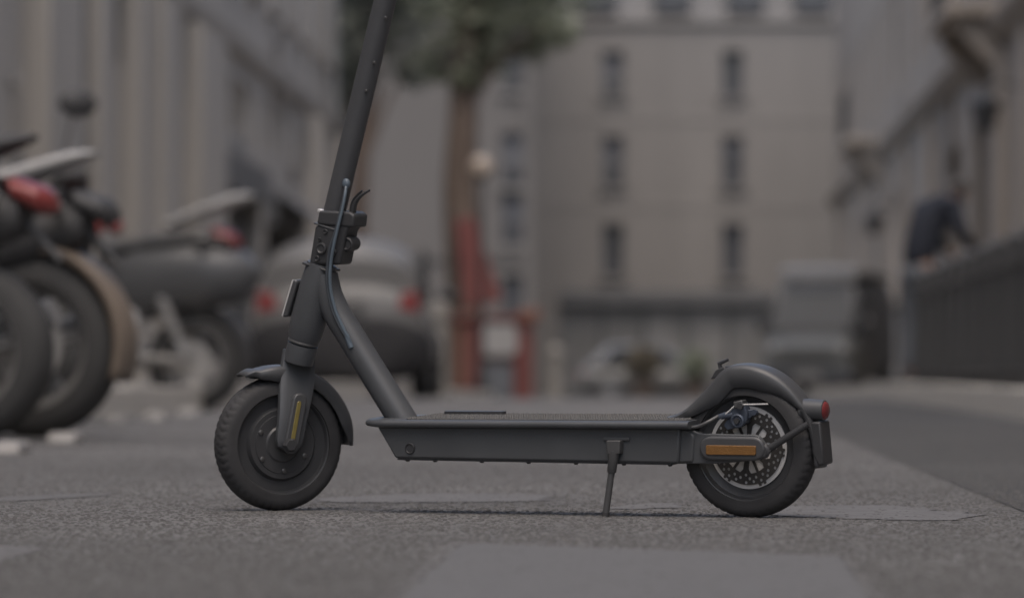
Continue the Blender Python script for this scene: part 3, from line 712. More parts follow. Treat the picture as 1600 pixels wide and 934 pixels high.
# --- fork (turned with the wheel)
inv = FF.inverted()
cr0 = inv @ P3(ax(538), 538, 0); cr1 = inv @ P3(ax(566), 566, 0)
fk = MB(); leg = [prof(449, 539, .03, MF), prof(498, 541, .03, MF), prof(495, 598, .036, MF), prof(480, 655, .04, MF), prof(471, 702, .04, MF), prof(456, 709, .04, MF), prof(436, 702, .04, MF), prof(431, 690, .04, MF), prof(439, 600, .036, MF)]
legp = rounded_poly(leg, .008, 3)
fork = fpart(MB().tube([cr0, cr0.lerp(cr1, .5), cr1], [.0245, .0250, .0235], 24).build('fork', M_frame, sc_root))
zt = max(p[1] for p in legp); ztb = RW + .03
def legfn(sgn):
    def f(p):
        t = min(1, max(0, (p[2] - ztb) / (zt - ztb))); s_ = t * t * (3 - 2 * t)
        return (p[0], sgn * (p[1] - .0205 * s_), p[2])
    return f
# subdivided legs so that they curve in to the crown
def leg_mesh(sgn):
    xs = [p[0] for p in legp]; zs = sorted({round(z, 4) for z in np.linspace(min(p[1] for p in legp) + .0005, zt - (.006 if sgn > 0 else .045), 16)}); secs = []
    for z in zs:
        cr = []
        for i in range(len(legp)):
            a, b_ = legp[i], legp[(i + 1) % len(legp)]
            if (a[1] - z) * (b_[1] - z) < 0: cr.append(a[0] + (b_[0] - a[0]) * (z - a[1]) / (b_[1] - a[1]))
        if len(cr) < 2: continue
        x0, x1 = min(cr), max(cr); cx = (x0 + x1) / 2; hx = (x1 - x0) / 2; f = legfn(sgn); sec = []
        for k_ in range(16):
            a = 2 * math.pi * k_ / 16; ca, sa = math.cos(a), math.sin(a)
            sec.append(f((cx + hx * math.copysign(abs(ca) ** .6, ca), .0375 + .0085 * math.copysign(abs(sa) ** .6, sa), z)))
        secs.append(sec)
    return MB().loft(secs)
leg_mesh(1).build('fork_leg', M_frame, fork); leg_mesh(-1).build('fork_leg', M_frame, fork)
cov = MB().prism(capsule(prof(468.5, 626, .048, MF), prof(455, 697, .048, MF), .0125), .040, .0505).build('reflector_cover', M_fender, fork, bevel=.003, seg=3)
strip = MB().prism(capsule(prof(467.5, 630, .051, MF), prof(456.5, 693, .051, MF), .0036), .0500, .0520).build('reflector', M_yellow, fork, bevel=.0008)

# --- fenders
def fender(path, hw, skirt, taper_in=0, tip=1.0, thick=.0025):
    n = len(path); secs = []; sg = 1 if path[0][0] > path[-1][0] else -1      # section hangs towards the wheel
    for i in range(n):
        a = path[max(0, i - 1)]; b_ = path[min(n - 1, i + 1)]; t = Vector((b_[0] - a[0], b_[1] - a[1])).normalized(); nrm = sg * Vector((t.y, -t.x))
        s_ = i / (n - 1); sk = skirt(s_); h = hw(s_); row = []
        for k_ in range(13):
            q = -1 + 2 * k_ / 12; v = h * math.copysign(min(1, abs(q) * 1.25), q) if abs(q) < .8 else h * math.copysign(1, q)
            d = (.10 * h * (abs(q) * 1.25) ** 2) if abs(q) < .8 else (.12 * h + sk * (abs(q) - .8) / .2)
            row.append((path[i][0] + nrm.x * -d, v, path[i][1] + nrm.y * -d))
        secs.append(row)
    m_ = len(secs[0]); mb = MB(); V = [p for r in secs for p in r]
    return mb.add(V, [(i * m_ + k_, i * m_ + k_ + 1, (i + 1) * m_ + k_ + 1, (i + 1) * m_ + k_) for i in range(n - 1) for k_ in range(m_ - 1)])
def sm2(pts, n=5): return [(p.x, p.y) for p in smooth_path([Vector((a, b_, 0)) for a, b_ in pts], n)]
arc = []
for i in range(30):
    a = R_(-4 + (119 + 4) * i / 29)      # from behind, over the top, to the front tip
    r = .1275 + (.004 if i > 26 else 0); arc.append((-r * math.cos(a), RW + r * math.sin(a)))
ffn = fpart(fender(arc, lambda s: float(np.interp(s, [0, .15, .84, 1], [.018, .028, .029, .019])), lambda s: float(np.interp(s, [0, .15, .8, 1], [.006, .02, .024, .004]))).build('front_fender', M_fender, sc_root, solid=.0022, angle=50))
rp = []
for i in range(26):
    a = -14 + 96 * i / 25; r = np.interp(a, [-14, 0, 22, 45, 68, 90, 112], [.124, .1195, .1185, .1205, .127, .1320, .1325])
    rp.append((-r * math.cos(R_(a)), RW + r * math.sin(R_(a))))
rp += sm2([rp[-1], (.014, RW + .1300), (.036, RW + .1225), prof(1110, 593, .034), prof(1089, 616, .032), prof(1068, 640, .030), prof(1044, 651, .028), prof(1008, 656, .026)])[1:]
for _ in range(14): rp = [rp[0]] + [tuple((np.array(rp[i - 1]) + 2 * np.array(rp[i]) + np.array(rp[i + 1])) / 4) for i in range(1, len(rp) - 1)] + [rp[-1]]
if 0: print('FENDER', [(round(math.degrees(math.atan2(p[1] - RW, -p[0]))), round(math.hypot(p[0], p[1] - RW), 4)) for p in rp[::3]])
rfn = fender(rp, lambda s: float(np.interp(s, [0, .22, .4, .8, 1], [.019, .021, .0285, .0285, .032])), lambda s: float(np.interp(s, [0, .2, .36, .5, .72, .84, 1], [.006, .008, .030, .033, .030, .012, .002]))).build('rear_fender', M_fender, sc_root, solid=.0025, angle=50)
hk = MB(); hk.tube([P3(1128, 582, 0), P3(1124, 568, 0), P3(1138, 561.5, 0)], [.004, .0038, .0022], 8).build('fender_hook', M_plastic, rfn)
MB().prism([prof(1114, 592, 0), prof(1122, 578, 0), prof(1136, 571, 0), prof(1146, 586, 0)], -.012, .012).build('hook_mount', M_plastic, rfn, bevel=.002)
# tail light and mud flap with plate
t0 = P3(1262, 640, .004); t1 = P3(1289, 641, .004)
tlm = MB().tube([t0 + Vector((.01, 0, 0)), t0, t1], [.017, .0168, .0158], 24).build('tail_light', M_fender, sc_root, bevel=.001)
td = (t1 - t0).normalized(); MB().tube([t1 + td * .0002, t1 + td * .0028, t1 + td * .005], [.0140, .0125, .008], 24).build('lens', M_red, tlm)
MB().prism([prof(1273, 658, 0), prof(1289, 657, 0), prof(1293, 700, 0), prof(1295, 724, 0), prof(1286, 727, 0), prof(1276, 706, 0)], -.020, .020).build('mud_flap', M_plastic, sc_root, bevel=.003)
MB().tube([P3(1194, 706, .040), P3(1228, 684, .039), P3(1263, 662, .034)], [.0058, .0055, .0052], 10).build('fender_stay', M_plastic, sc_root)

# --- rear frame arms, reflector, caliper
arm = rounded_poly([prof(1052, 674, .047), prof(1078, 669, .047), prof(1092, 677, .047), prof(1185, 679, .047), prof(1202, 700, .047), prof(1192, 718, .047), prof(1120, 724, .047), prof(1052, 724, .047)], .006, 3)
for s in (1, -1):
    ys = (.041, .049) if s > 0 else (-.049, -.041)
    MB().prism(arm, *ys).build('rear_arm', M_box, sc_root, bevel=.002)
MB().prism(rounded_poly([prof(1040, 672, .05), prof(1076, 670, .05), prof(1086, 681, .05), prof(1083, 722, .05), prof(1040, 723, .05)], .004), -.0525, .0525).build('rear_bracket', M_box, sc_root, bevel=.003)
hs = MB().prism(capsule(prof(1110, 700, .056), prof(1178, 701, .056), .0185), .0475, .0575).build('reflector_housing', M_fender, sc_root, bevel=.004, seg=3)
MB().prism(rounded_poly([prof(1103, 695, .059), prof(1181, 696, .059), prof(1181, 711, .059), prof(1103, 710, .059)], .003), .0572, .0602).build('reflector', M_amber, hs, bevel=.001)
MB().lathe([(0, .0125), (.004, .0125), (.0065, .009), (.0065, 0)], P3(1193, 704, .049), 6).build('axle_cap', M_plastic, sc_root)
cal = MB().prism(rounded_poly([prof(1140, 645, .034), prof(1149, 628, .034), prof(1162, 627, .034), prof(1169, 645, .034), prof(1167, 660, .034), prof(1154, 668, .034), prof(1143, 662, .034)], .004), .018, .037).build('brake_caliper', M_caliper, sc_root, bevel=.002)
c0 = P3(1153, 657, .037); MB().lathe([(0, .011), (.003, .011), (.0045, .0085), (.002, .006), (.002, 0)], c0, 20).build('pad_adjuster', M_caliper, cal)
MB().lathe([(0, .0045), (.005, .0045), (.005, 0)], c0 + Vector((0, .002, 0)), 8).build('adjuster_bolt', M_plastic, cal)
MB().prism([prof(1148, 627, .034), prof(1163, 624, .034), prof(1164, 636, .034), prof(1150, 638, .034)], .024, .042).build('brake_lever', M_stand, cal, bevel=.002)
MB().lathe([(0, .005), (.004, .005), (.004, 0)], P3(1157, 634, .042), 10).build('clamp_bolt', M_plastic, cal)
MB().tube([P3(1121, 652, .034), P3(1132, 649, .034), P3(1146, 648, .034)], [.0042, .0055, .005], 10).build('cable_stop', M_caliper, cal)
MB().prism(rounded_poly([prof(1146, 640, .03), prof(1180, 640, .03), prof(1184, 646, .03), prof(1172, 652, .03), prof(1150, 668, .03), prof(1136, 672, .03), prof(1130, 664, .03)], .003), .022, .030).build('caliper_mount', M_caliper, cal, bevel=.001)
MB().lathe([(0, .0045), (.004, .0045), (.004, 0)], P3(1179, 644, .03), 8).build('mount_bolt', M_caliper, cal)
MB().tube([P3(1125, 655, .036), P3(1150, 632, .040), P3(1200, 631, .040)], .0014, 6).build('inner_wire', M_alloy, sc_root)
MB().tube(smooth_path([P3(1052, 664, .050), P3(1070, 667, .054), P3(1090, 666, .054), P3(1108, 658, .050), P3(1122, 650, .036)], 6), .0028, 8).build('brake_cable', M_stand, sc_root)

# --- kickstand
Minv = MS.inverted()
ks0 = P3(962, 690, .066); ks1 = P3(959, 712, .070); ks2 = P3(955, 735, .075)
foot_w = Minv @ Vector((*gpx(946, 807.0), 0)); foot = Vector((foot_w.x, foot_w.y, foot_w.z))
ks = MB().prism(rounded_poly([prof(952, 687, .06), prof(974, 687, .06), prof(973, 708, .06), prof(954, 709, .06)], .002), .056, .073).build('kickstand', M_stand, sc_root, bevel=.002)
d_ = (foot - ks0).normalized(); Lk = (foot - ks0).length
MB().tube([ks0 + d_ * Lk * .12, ks0 + d_ * Lk * .40, ks0 + d_ * Lk * .41], [.0085, .0072, .0062], 14).build('leg_sleeve', M_stand, ks)
MB().tube([ks0 + d_ * Lk * .39, ks0 + d_ * Lk * .95], .0052, 14).build('leg', M_stand, ks)
MB().tube([ks0 + d_ * Lk * .94, ks0 + d_ * (Lk - .0005)], [.0056, .0060], 14).build('rubber_foot', M_rubber, ks)
MB().prism([prof(944, 683, .058), prof(985, 683, .058), prof(985, 688, .058), prof(944, 688, .058)], .056, .0615).build('stand_bracket', M_box, ks, bevel=.001)

# ================================================================== MOTORBIKES (x forward, y left, z up; origin on the ground below the rear axle)
M_mtyre = mat('bike_tyre', (0.05, 0.05, 0.05), .8, var=.15, scale=12)
M_mrim = mat('bike_rim', (0.24, 0.236, 0.232), .45, metal=.4, var=.1, scale=12)
M_chrome = mat('bike_bright_metal', (0.42, 0.415, 0.41), .35, metal=.5, var=.1, scale=10)
M_seat = mat('seat_vinyl', (0.048, 0.048, 0.05), .6, var=.12, scale=8)
M_eng = mat('engine_cast', (0.16, 0.155, 0.15), .5, metal=.3, var=.2, scale=12)
M_mred = mat('red_plastic', (0.20, 0.04, 0.038), .3, var=.1, scale=8)
M_white = mat('pale_plastic', (0.135, 0.133, 0.13), .45, var=.08, scale=4)
def bike_wheel(parent, x, R, w, name, spokes=5, loc_y=0):
    br = R * .70
    wl = MB().lathe([(-w * .34, br + .01), (-w * .36, br - .012), (-w * .2, br - .035), (w * .2, br - .035), (w * .36, br - .012), (w * .34, br + .01)], (x, loc_y, R), 40, closed=True).build(name, M_mrim, parent)
    MB().lathe([(w * .5 * math.cos(t), br + (R - br) * math.sin(t) ** .6) for t in np.linspace(.001, math.pi - .001, 13)], (x, loc_y, R), 56, closed=True).build('tyre', M_mtyre, wl)
    MB().lathe([(-w * .42, 0), (-w * .42, .045), (-.02, .05), (.02, .05), (w * .42, .045), (w * .42, 0)], (x, loc_y, R), 20).build('hub', M_chrome, wl)
    for i in range(spokes):
        a = 2 * math.pi * i / spokes + .4
        for da in (-.16, .16):
            MB().tube([(x + .04 * math.cos(a + da), loc_y, R + .04 * math.sin(a + da)), (x + (br - .02) * math.cos(a + da * .5), loc_y, R + (br - .02) * math.sin(a + da * .5))], [.014, .011], 8).build('spoke', M_mrim, wl)
    MB().lathe([(w * .44, .05), (w * .44, R * .42), (w * .44 + .005, R * .42), (w * .44 + .005, .05)], (x, loc_y, R), 32, closed=True).build('brake_disc', M_chrome, wl)
    return wl
def side_body(prof_pts, hw, n=9, power=2.4):
    """bulging closed body from a list of (x, z_low, z_high, half width) stations"""
    secs = []
    for x, z0, z1, h in prof_pts:
        sec = []
        for k_ in range(20):
            a = 2 * math.pi * k_ / 20; ca, sa = math.cos(a), math.sin(a)
            sec.append((x, h * math.copysign(abs(ca) ** (2 / power), ca), (z0 + z1) / 2 + (z1 - z0) / 2 * math.copysign(abs(sa) ** (2 / power), sa)))
        secs.append(sec)
    return MB().loft(secs)
def motorbike(px, py_axle, Y, R, yaw, label, style, tail_m, light_m=M_mred, guard_m=None, plate=False):
    x = (px - CX) / FPX * Y
    t = thing('motorbike', label, 'motorbike', (x, Y, 0), math.pi + yaw, 'motorbikes parked on the left')
    wbk = 1.38; w = .16
    bike_wheel(t, 0, R, w, 'rear_wheel'); bike_wheel(t, wbk, R * .98, .11, 'front_wheel')
    for s in (-1, 1):
        MB().tube([(0, s * .12, R), (.25, s * .13, R + .02), (.5, s * .1, R + .08)], [.026, .03, .035], 10).build('swingarm', M_mrim, t)
        sh = MB().tube([(.02, s * .15, R + .05), (.16, s * .16, R + .38)], .017, 8).build('shock', M_chrome, t)
        MB().tube([(.05, s * .152, R + .12), (.14, s * .159, R + .33)], .034, 12).build('spring', M_mrim, sh)
        MB().tube([(wbk, s * .085, R), (wbk - .14, s * .085, R + .55)], [.022, .026], 10).build('fork_leg', M_chrome, t)
    MB().tube(smooth_path([(.75, -.13, .3), (.5, -.17, .27), (.1, -.19, .33), (-.22, -.2, .42)]), [.03] * 7 + [.05] * 12, 12).build('exhaust', M_chrome, t)
    # engine and tank/body
    e_ = MB().box((.66, 0, .46), (.42, .3, .32)).build('engine', M_eng, t, bevel=.05, seg=3)
    MB().tube([(.7, 0, .5), (.78, 0, .72)], [.1, .095], 14).build('cylinder', M_eng, e_)
    if style == 'bike':
        side_body([(.42, .72, .8, .06), (.5, .68, .9, .14), (.7, .66, .99, .17), (.9, .68, .98, .16), (1.02, .74, .92, .08)], 0).build('tank', M_mrim, t)
        side_body([(-.12, .80, .85, .08), (.0, .76, .87, .12), (.25, .72, .83, .14), (.45, .70, .80, .11)], 0).build('seat', M_seat, t)
        # pale rising tail cowl
        side_body([(-.23, .965, .985, .035), (-.14, .925, .985, .07), (.06, .855, .935, .11), (.28, .80, .88, .12), (.46, .76, .83, .1)], 0).build('tail_cowl', tail_m, t)
        side_body([(-.2, .66, .80, .07), (.0, .58, .79, .11), (.3, .5, .75, .13), (.5, .48, .70, .12)], 0).build('side_panel', M_seat, t)
    else:
        side_body([(-.36, .70, .76, .05), (-.28, .58, .86, .13), (-.05, .54, .92, .18), (.3, .48, .90, .2), (.5, .40, .80, .17), (.66, .30, .46, .12)], 0).build('rear_body', mat('dark_grey_body', (.068, .07, .074), .4, var=.08, scale=4), t)
        side_body([(-.22, .88, .92, .1), (-.05, .88, .97, .14), (.2, .87, .95, .15), (.52, .80, .90, .12)], 0).build('seat', M_seat, t)
        side_body([(-.32, 1.14, 1.17, .05), (-.22, 1.10, 1.165, .1), (-.04, 1.03, 1.10, .13), (.14, .97, 1.03, .11)], 0).build('tail_cowl', tail_m, t)
        MB().box((.8, 0, .28), (.5, .34, .06)).build('footboard', M_seat, t, bevel=.02)
        side_body([(1.02, .3, .95, .1), (1.1, .3, 1.05, .2), (1.2, .42, 1.0, .17), (1.26, .55, .85, .06)], 0).build('leg_shield', mat('dark_grey_body', (.068, .07, .074)), t)
    # light cluster, number plate hanger
    zt_ = .80 if style == 'bike' else .94; xt = -.20 if style == 'bike' else -.15
    lt = side_body([(xt - .10, zt_ - .06, zt_ - .02, .05), (xt - .07, zt_ - .075, zt_ + .02, .09), (xt + .02, zt_ - .03, zt_ + .05, .09), (xt + .05, zt_ + .0, zt_ + .05, .05)], 0).build('tail_light', light_m, t)
    for s in (-1, 1): MB().ell((xt + .06, s * .17, zt_ - .02), (.045, .035, .03)).build('indicator', M_mred if s < 0 else M_white, t); 
    for s in (-1, 1): MB().tube([(xt + .08, s * .05, zt_ - .02), (xt + .06, s * .15, zt_ - .02)], .01, 6).build('indicator_stalk', M_seat, t)
    ph = MB().tube([(xt + .06, 0, zt_ - .04), (xt - .12, 0, zt_ - .22)], .014, 6).build('plate_hanger', M_seat, t)
    if plate: MB().box((xt - .14, 0, zt_ - .26), (.012, .17, .14), rot=Matrix.Rotation(R_(25), 3, 'Y')).build('number_plate', M_white, ph, bevel=.004)
    # rear mudguard following the tyre
    gm = guard_m or M_seat; rg_ = R + .045; pts = []
    for i in range(22):
        a = R_((60 if style == 'bike' else 80) + (200 - (60 if style == 'bike' else 80)) * i / 21 - 0); pts.append((rg_ * math.cos(a), R + rg_ * math.sin(a)))
    if guard_m is not None or style != 'bike': fender(pts, lambda s: .085, lambda s: .03).build('mudguard', gm, t, solid=.006)
    # handlebar, mirrors, headlamp
    hb = MB().tube([(wbk - .35, -.36, 1.05), (wbk - .26, -.12, 1.02), (wbk - .26, .12, 1.02), (wbk - .35, .36, 1.05)], .014, 8).build('handlebar', M_seat, t)
    MB().tube([(wbk - .14, 0, R + .5), (wbk - .26, 0, 1.02)], .03, 10).build('steering_head', M_seat, t)
    for s in (-1, 1):
        st_ = MB().tube([(wbk - .3, s * .26, 1.03), (wbk - .24, s * .33, 1.3)], .008, 6).build('mirror_stalk', M_seat, hb)
        MB().ell((wbk - .24, s * .35, 1.34), (.03, .085, .06)).build('mirror', M_seat, hb)
    MB().ell((wbk - .02, 0, .9), (.09, .1, .1)).build('headlamp', M_chrome, t)
    fender([((R + .03) * math.cos(R_(a)) + wbk, R + (R + .03) * math.sin(R_(a))) for a in range(20, 150, 7)], lambda s: .06, lambda s: .02).build('front_mudguard', M_seat, t, solid=.005)
    MB().tube([(.45, .1, .3), (.38, .24, .01)], .014, 8).build('side_stand', M_seat, t)
    return t
M_tail = mat('white_tail_plastic', (.34, .335, .33), .4, var=.06, scale=4)
M_tan = mat('tan_mudguard', (0.19, 0.155, 0.125), .5, var=.1, scale=6)
motorbike(54, 540, 15.4, .315, R_(-16), 'motorbike with tan mudguard and pale raised tail, left of the scooter', 'bike', M_tail, light_m=M_seat, guard_m=M_tan)
motorbike(-50, 555, 14.4, .29, R_(-16), 'motorbike cut off by the left edge, only its black rear wheel showing', 'bike', M_seat)
mc_ = motorbike(306, 570, 26.5, .265, R_(-14), 'dark grey moped with pale grab rail, nearest to the white car', 'moped', M_tail)
mc_.scale = (1.1, 1.1, 1.1)
t_ = motorbike(100, 560, 19.5, .29, R_(-70), 'dark motorbike behind the tan-guarded one, its round mirror rising above', 'bike', M_seat)
t_.scale = (1.1, 1.1, 1.1)

# ================================================================== CARS
M_carglass = mat('car_glass', (0.05, 0.054, 0.058), .45, var=.1, scale=2, spec=.15)
M_tred = mat('car_tail_lamp', (0.22, 0.05, 0.05), .25, var=.1)
def car_wheels(t, xs, hw, R=.3, w=.19):
    for x in xs:
        for s in (-1, 1):
            wl = MB().lathe([(-w / 2, R * .62), (-w / 2, R * .95), (-w / 2 + .03, R), (w / 2 - .03, R), (w / 2, R * .95), (w / 2, R * .62)], (x, s * (hw - w / 2), R), 32, closed=True).build('wheel', M_mtyre, t)
            MB().lathe([(-w * .35, 0), (-w * .35, R * .63), (w * .35, R * .63), (w * .42, R * .5), (w * .3, R * .2), (w * .35, 0)], (x, s * (hw - w / 2), R), 20).build('rim', M_mrim, wl)
def rr_section(x, z0, z1, hb, ht, k_=3.2, n=28):
    sec = []
    for i in range(n):
        a = 2 * math.pi * i / n; ca, sa = math.cos(a), math.sin(a)
        u_ = math.copysign(abs(ca) ** (2 / k_), ca); v_ = math.copysign(abs(sa) ** (2 / k_), sa)
        f = (v_ + 1) / 2; h = hb + (ht - hb) * f ** 2.2
        sec.append((x, h * u_, (z0 + z1) / 2 + (z1 - z0) / 2 * v_))
    return sec
# white hatchback, seen from behind.  local x = forward
cx_, cy_ = (528 - CX) / FPX * 41.5, 41.5
car = thing('hatchback_car', 'white hatchback seen from behind, parked beyond the moped', 'car', (cx_, cy_, ground_z(cy_)), R_(90 - 1.5))
body = MB().loft([rr_section(-.04, .30, .95, .70, .66), rr_section(.0, .24, 1.02, .80, .72), rr_section(.14, .2, 1.12, .835, .73), rr_section(.6, .18, 1.0, .85, .78), rr_section(2.4, .18, .95, .85, .78), rr_section(3.4, .2, .86, .82, .72), rr_section(3.66, .3, .72, .7, .6)]).build('body', M_white, car)
cabin = MB().loft([rr_section(.06, .85, 1.30, .76, .60), rr_section(.22, .85, 1.46, .77, .585), rr_section(.6, .85, 1.50, .78, .59), rr_section(1.7, .85, 1.47, .78, .58), rr_section(2.3, .85, 1.12, .77, .66)]).build('cabin', M_white, car)
MB().prism(rounded_poly([(-.50, .99), (.50, .99), (.45, 1.30), (-.45, 1.30)], .09, 5), 0, .012, fn=lambda p: (.055 + (p[2] - .99) * .30 - p[1], p[0], p[2])).build('rear_window', M_carglass, car)
for s in (-1, 1):
    MB().prism(rounded_poly([(s * .55, .83), (s * .76, .80), (s * .74, 1.0), (s * .60, .98)], .03, 4), 0, .07, fn=lambda p: (-.055 + p[1] + .10 * (abs(p[0]) - .55), p[0], p[2])).build('tail_light', M_tred, car, bevel=.008)
    MB().prism([(.45, .96), (2.1, .96), (1.66, 1.38), (.55, 1.40)], s * .745 - .01, s * .745 + .01).build('side_window', M_carglass, car)
    MB().ell((1.95, s * .93, 1.0), (.06, .09, .06)).build('door_mirror', M_seat, car)
MB().loft([rr_section(-.14, .22, .70, .72, .70), rr_section(-.09, .17, .76, .83, .80), rr_section(.28, .15, .76, .865, .855)]).build('rear_bumper', mat('bumper_black', (.024, .024, .026), .7, var=.1, scale=5, spec=.25), car)
MB().box((-.062, 0, .86), (.02, .52, .115)).build('number_plate', M_white, car, bevel=.004)
for i in range(6): MB().box((-.068, -.19 + i * .075, .86), (.008, .022, .07)).build('plate_character', M_seat, car)
car_wheels(car, (.62, 2.9), .84)
# van facing us on the right
vy = 80.0; vx_ = (1262 - CX) / FPX * vy
van = thing('delivery_van', 'grey van with pale roof parked on the right, facing the camera', 'van', (vx_, vy, ground_z(vy)), R_(-104))
M_vgrey = mat('van_grey', (.078, .082, .082), .4, var=.08, scale=2); M_vdark = mat('van_dark_blue', (.035, .039, .047), .4, var=.08, scale=2); M_vroof = mat('van_roof', (.18, .178, .175), .5, var=.06, scale=2)
def vs_(x, z0, z1, hb, ht): return rr_section(x, z0, z1, hb, ht, 5)
MB().loft([vs_(-4.4, .4, 1.9, .78, .72), vs_(-4.2, .3, 2.0, .84, .76), vs_(-1.2, .3, 2.0, .86, .76), vs_(-.75, .3, 1.75, .86, .70)]).build('cargo_body', M_vdark, van)
MB().loft([vs_(-1.3, .28, 1.12, .868, .84), vs_(-.5, .26, 1.08, .868, .82), vs_(-.12, .28, .98, .84, .76), vs_(0, .36, .86, .76, .68)]).build('bonnet', M_vgrey, van)
MB().loft([vs_(-4.25, 1.96, 2.1, .74, .7), vs_(-1.25, 1.96, 2.14, .74, .70), vs_(-1.0, 1.90, 2.06, .72, .66)]).build('roof', M_vroof, van)
MB().prism(rounded_poly([(-.70, 1.14), (.70, 1.14), (.63, 1.82), (-.63, 1.82)], .07, 4), 0, .02, fn=lambda p: (-.42 - (p[2] - 1.14) * .62 + p[1], p[0], p[2])).build('windscreen', M_carglass, van)
MB().prism([(-1.2, 1.08), (-.40, 1.08), (-.83, 1.80), (-1.2, 1.80)], -.70, .70).build('cab', M_vdark, van)
for s in (-1, 1):
    MB().ell((-.06, s * .62, .80), (.09, .13, .1)).build('headlamp', M_vroof, van)
    MB().ell((-.62, s * .97, 1.2), (.06, .1, .15)).build('door_mirror', M_seat, van)
    MB().prism([(-1.15, 1.15), (-.62, 1.15), (-.85, 1.72), (-1.15, 1.72)], s * .765 - .04, s * .765 + .02).build('side_window', M_carglass, van)
MB().loft([vs_(-.5, .24, .5, .88, .87), vs_(.02, .25, .5, .84, .82), vs_(.08, .3, .46, .72, .7)]).build('front_bumper', M_vdark, van)
MB().box((.09, 0, .40), (.02, .5, .11)).build('number_plate', M_vroof, van)
MB().box((.0, 0, .68), (.04, .8, .12)).build('grille', M_seat, van, bevel=.01)
car_wheels(van, (-.75, -3.6), .85, .32)
van.scale = (1.12, 1.0, 1.14)
# car standing across the far end in front of the shop
fy = 112.0; fxx = (905 - CX) / FPX * fy
fc = thing('parked_car', 'dark hatchback parked side-on before the far shopfront', 'car', (fxx, fy, ground_z(fy)), 0)
MB().loft([rr_section(0, .3, .8, .7, .66), rr_section(.12, .22, .92, .8, .74), rr_section(1.2, .18, .95, .84, .78), rr_section(3.0, .18, .93, .84, .78), rr_section(3.8, .22, .86, .8, .7), rr_section(4.0, .32, .7, .7, .6)]).build('body', mat('olive_grey_paint', (.095, .092, .085), .4, var=.08, scale=2), fc)
MB().loft([rr_section(.25, .8, 1.0, .76, .66), rr_section(.7, .8, 1.42, .77, .6), rr_section(1.8, .8, 1.47, .77, .6), rr_section(2.9, .8, 1.0, .76, .66)]).build('cabin', mat('pale_car_roof', (.12, .12, .12), .45, var=.06), fc)
MB().prism([(.62, .98), (2.55, .98), (1.95, 1.36), (.8, 1.34)], -.76, -.73).build('side_window', M_carglass, fc)
for x in (.05, 3.93): MB().ell((x, -.6, .68), (.06, .14, .08)).build('lamp', M_tred if x < 1 else M_white, fc)
car_wheels(fc, (.75, 3.15), .84)

# ================================================================== STREET FURNITURE
# red kiosk
ky = 76.0; kk = ky / FPX
kz = lambda py: CAM_H - (py - CY) * kk - ground_z(ky)
ko = thing('newspaper_kiosk', 'small red street kiosk with sloping awning below the tree', 'kiosk', ((772 - CX) * kk, ky, ground_z(ky)))
M_kred = mat('kiosk_red', (.165, .052, .046), .6, var=.15, scale=3); M_kor = mat('kiosk_orange', (.19, .085, .06), .6, var=.15, scale=3)
MB().box((0, .5, kz(500) / 2), (1.24, .9, kz(500))).build('cabin', mat('kiosk_brown', (.115, .07, .062), .6, var=.2, scale=3), ko, bevel=.02)
for x, m_ in ((-.56, M_kor), (-.34, M_kred), (.42, M_kred), (.58, M_kred)): MB().box((x, .02, kz(500) / 2), (.15, .08, kz(500))).build('pilaster', m_, ko, bevel=.01)
MB().box((.06, .03, kz(585) / 2 + .02), (.5, .06, kz(555))).build('door', mat('kiosk_blue_grey', (.13, .14, .155), .5, var=.1), ko)
MB().prism(rounded_poly([(-.22, kz(555)), (.4, kz(555)), (.4, kz(505)), (-.22, kz(505))], .16, 5), -.06, -.02).build('sign_board', M_tail, ko)
MB().prism([(-.66, kz(346)), (-.36, kz(338)), (.14, kz(468)), (-.50, kz(484))], -.16, .1).build('banner', M_kred, ko, bevel=.02)
MB().tube([(-.64, .3, 0), (-.64, .3, kz(335))], .045, 10).build('mast', M_iron, ko)
MB().prism([(.35, kz(502)), (.78, kz(500)), (.78, kz(482)), (.42, kz(484))], -.12, .3).build('awning', M_kor, ko, bevel=.02)
MB().box((0, .45, kz(496)), (1.42, 1.1, .09)).build('roof', M_kred, ko, bevel=.02)
# globe street lamp
ly = 72.0; lk_ = ly / FPX; lz = CAM_H - (262 - CY) * lk_ - ground_z(ly)
lp = thing('street_lamp', 'street lamp with a round cream globe in front of the tree', 'lamp', ((752 - CX) * lk_, ly, ground_z(ly)))
MB().tube([(0, 0, 0), (0, 0, .5), (0, 0, .52), (0, 0, lz - .2)], [.09, .08, .05, .035], 12).build('pole', M_iron, lp)
MB().lathe([(lz - .22, .04), (lz - .2, .1), (lz - .16, .1), (lz - .14, .05)], seg=14, axis='z').build('collar', M_iron, lp)
MB().ell((0, 0, lz), (.185, .185, .2), 20, 14).build('globe', mat('cream_globe', (.36, .30, .245), .3, var=.05), lp)
# bollards
for px, Y, lab in ((868, 60, 'stone bollard to the right of the red kiosk'), (688, 52, 'pale stone bollard between the white car and the red kiosk')):
    h = 1.15 if px == 688 else .75 if px == 868 else .17
    b_ = MB().lathe([(0, .12), (h * .1, .12), (h * .12, .1), (h * .8, .09), (h * .82, .11), (h * .9, .11), (h * .97, .08), (h, 0)], seg=18, axis='z').build('bollard', M_pave)
    b_.location = ((px - CX) / FPX * Y, Y, ground_z(Y)); tag(b_, lab, 'bollard', 'stone bollards')
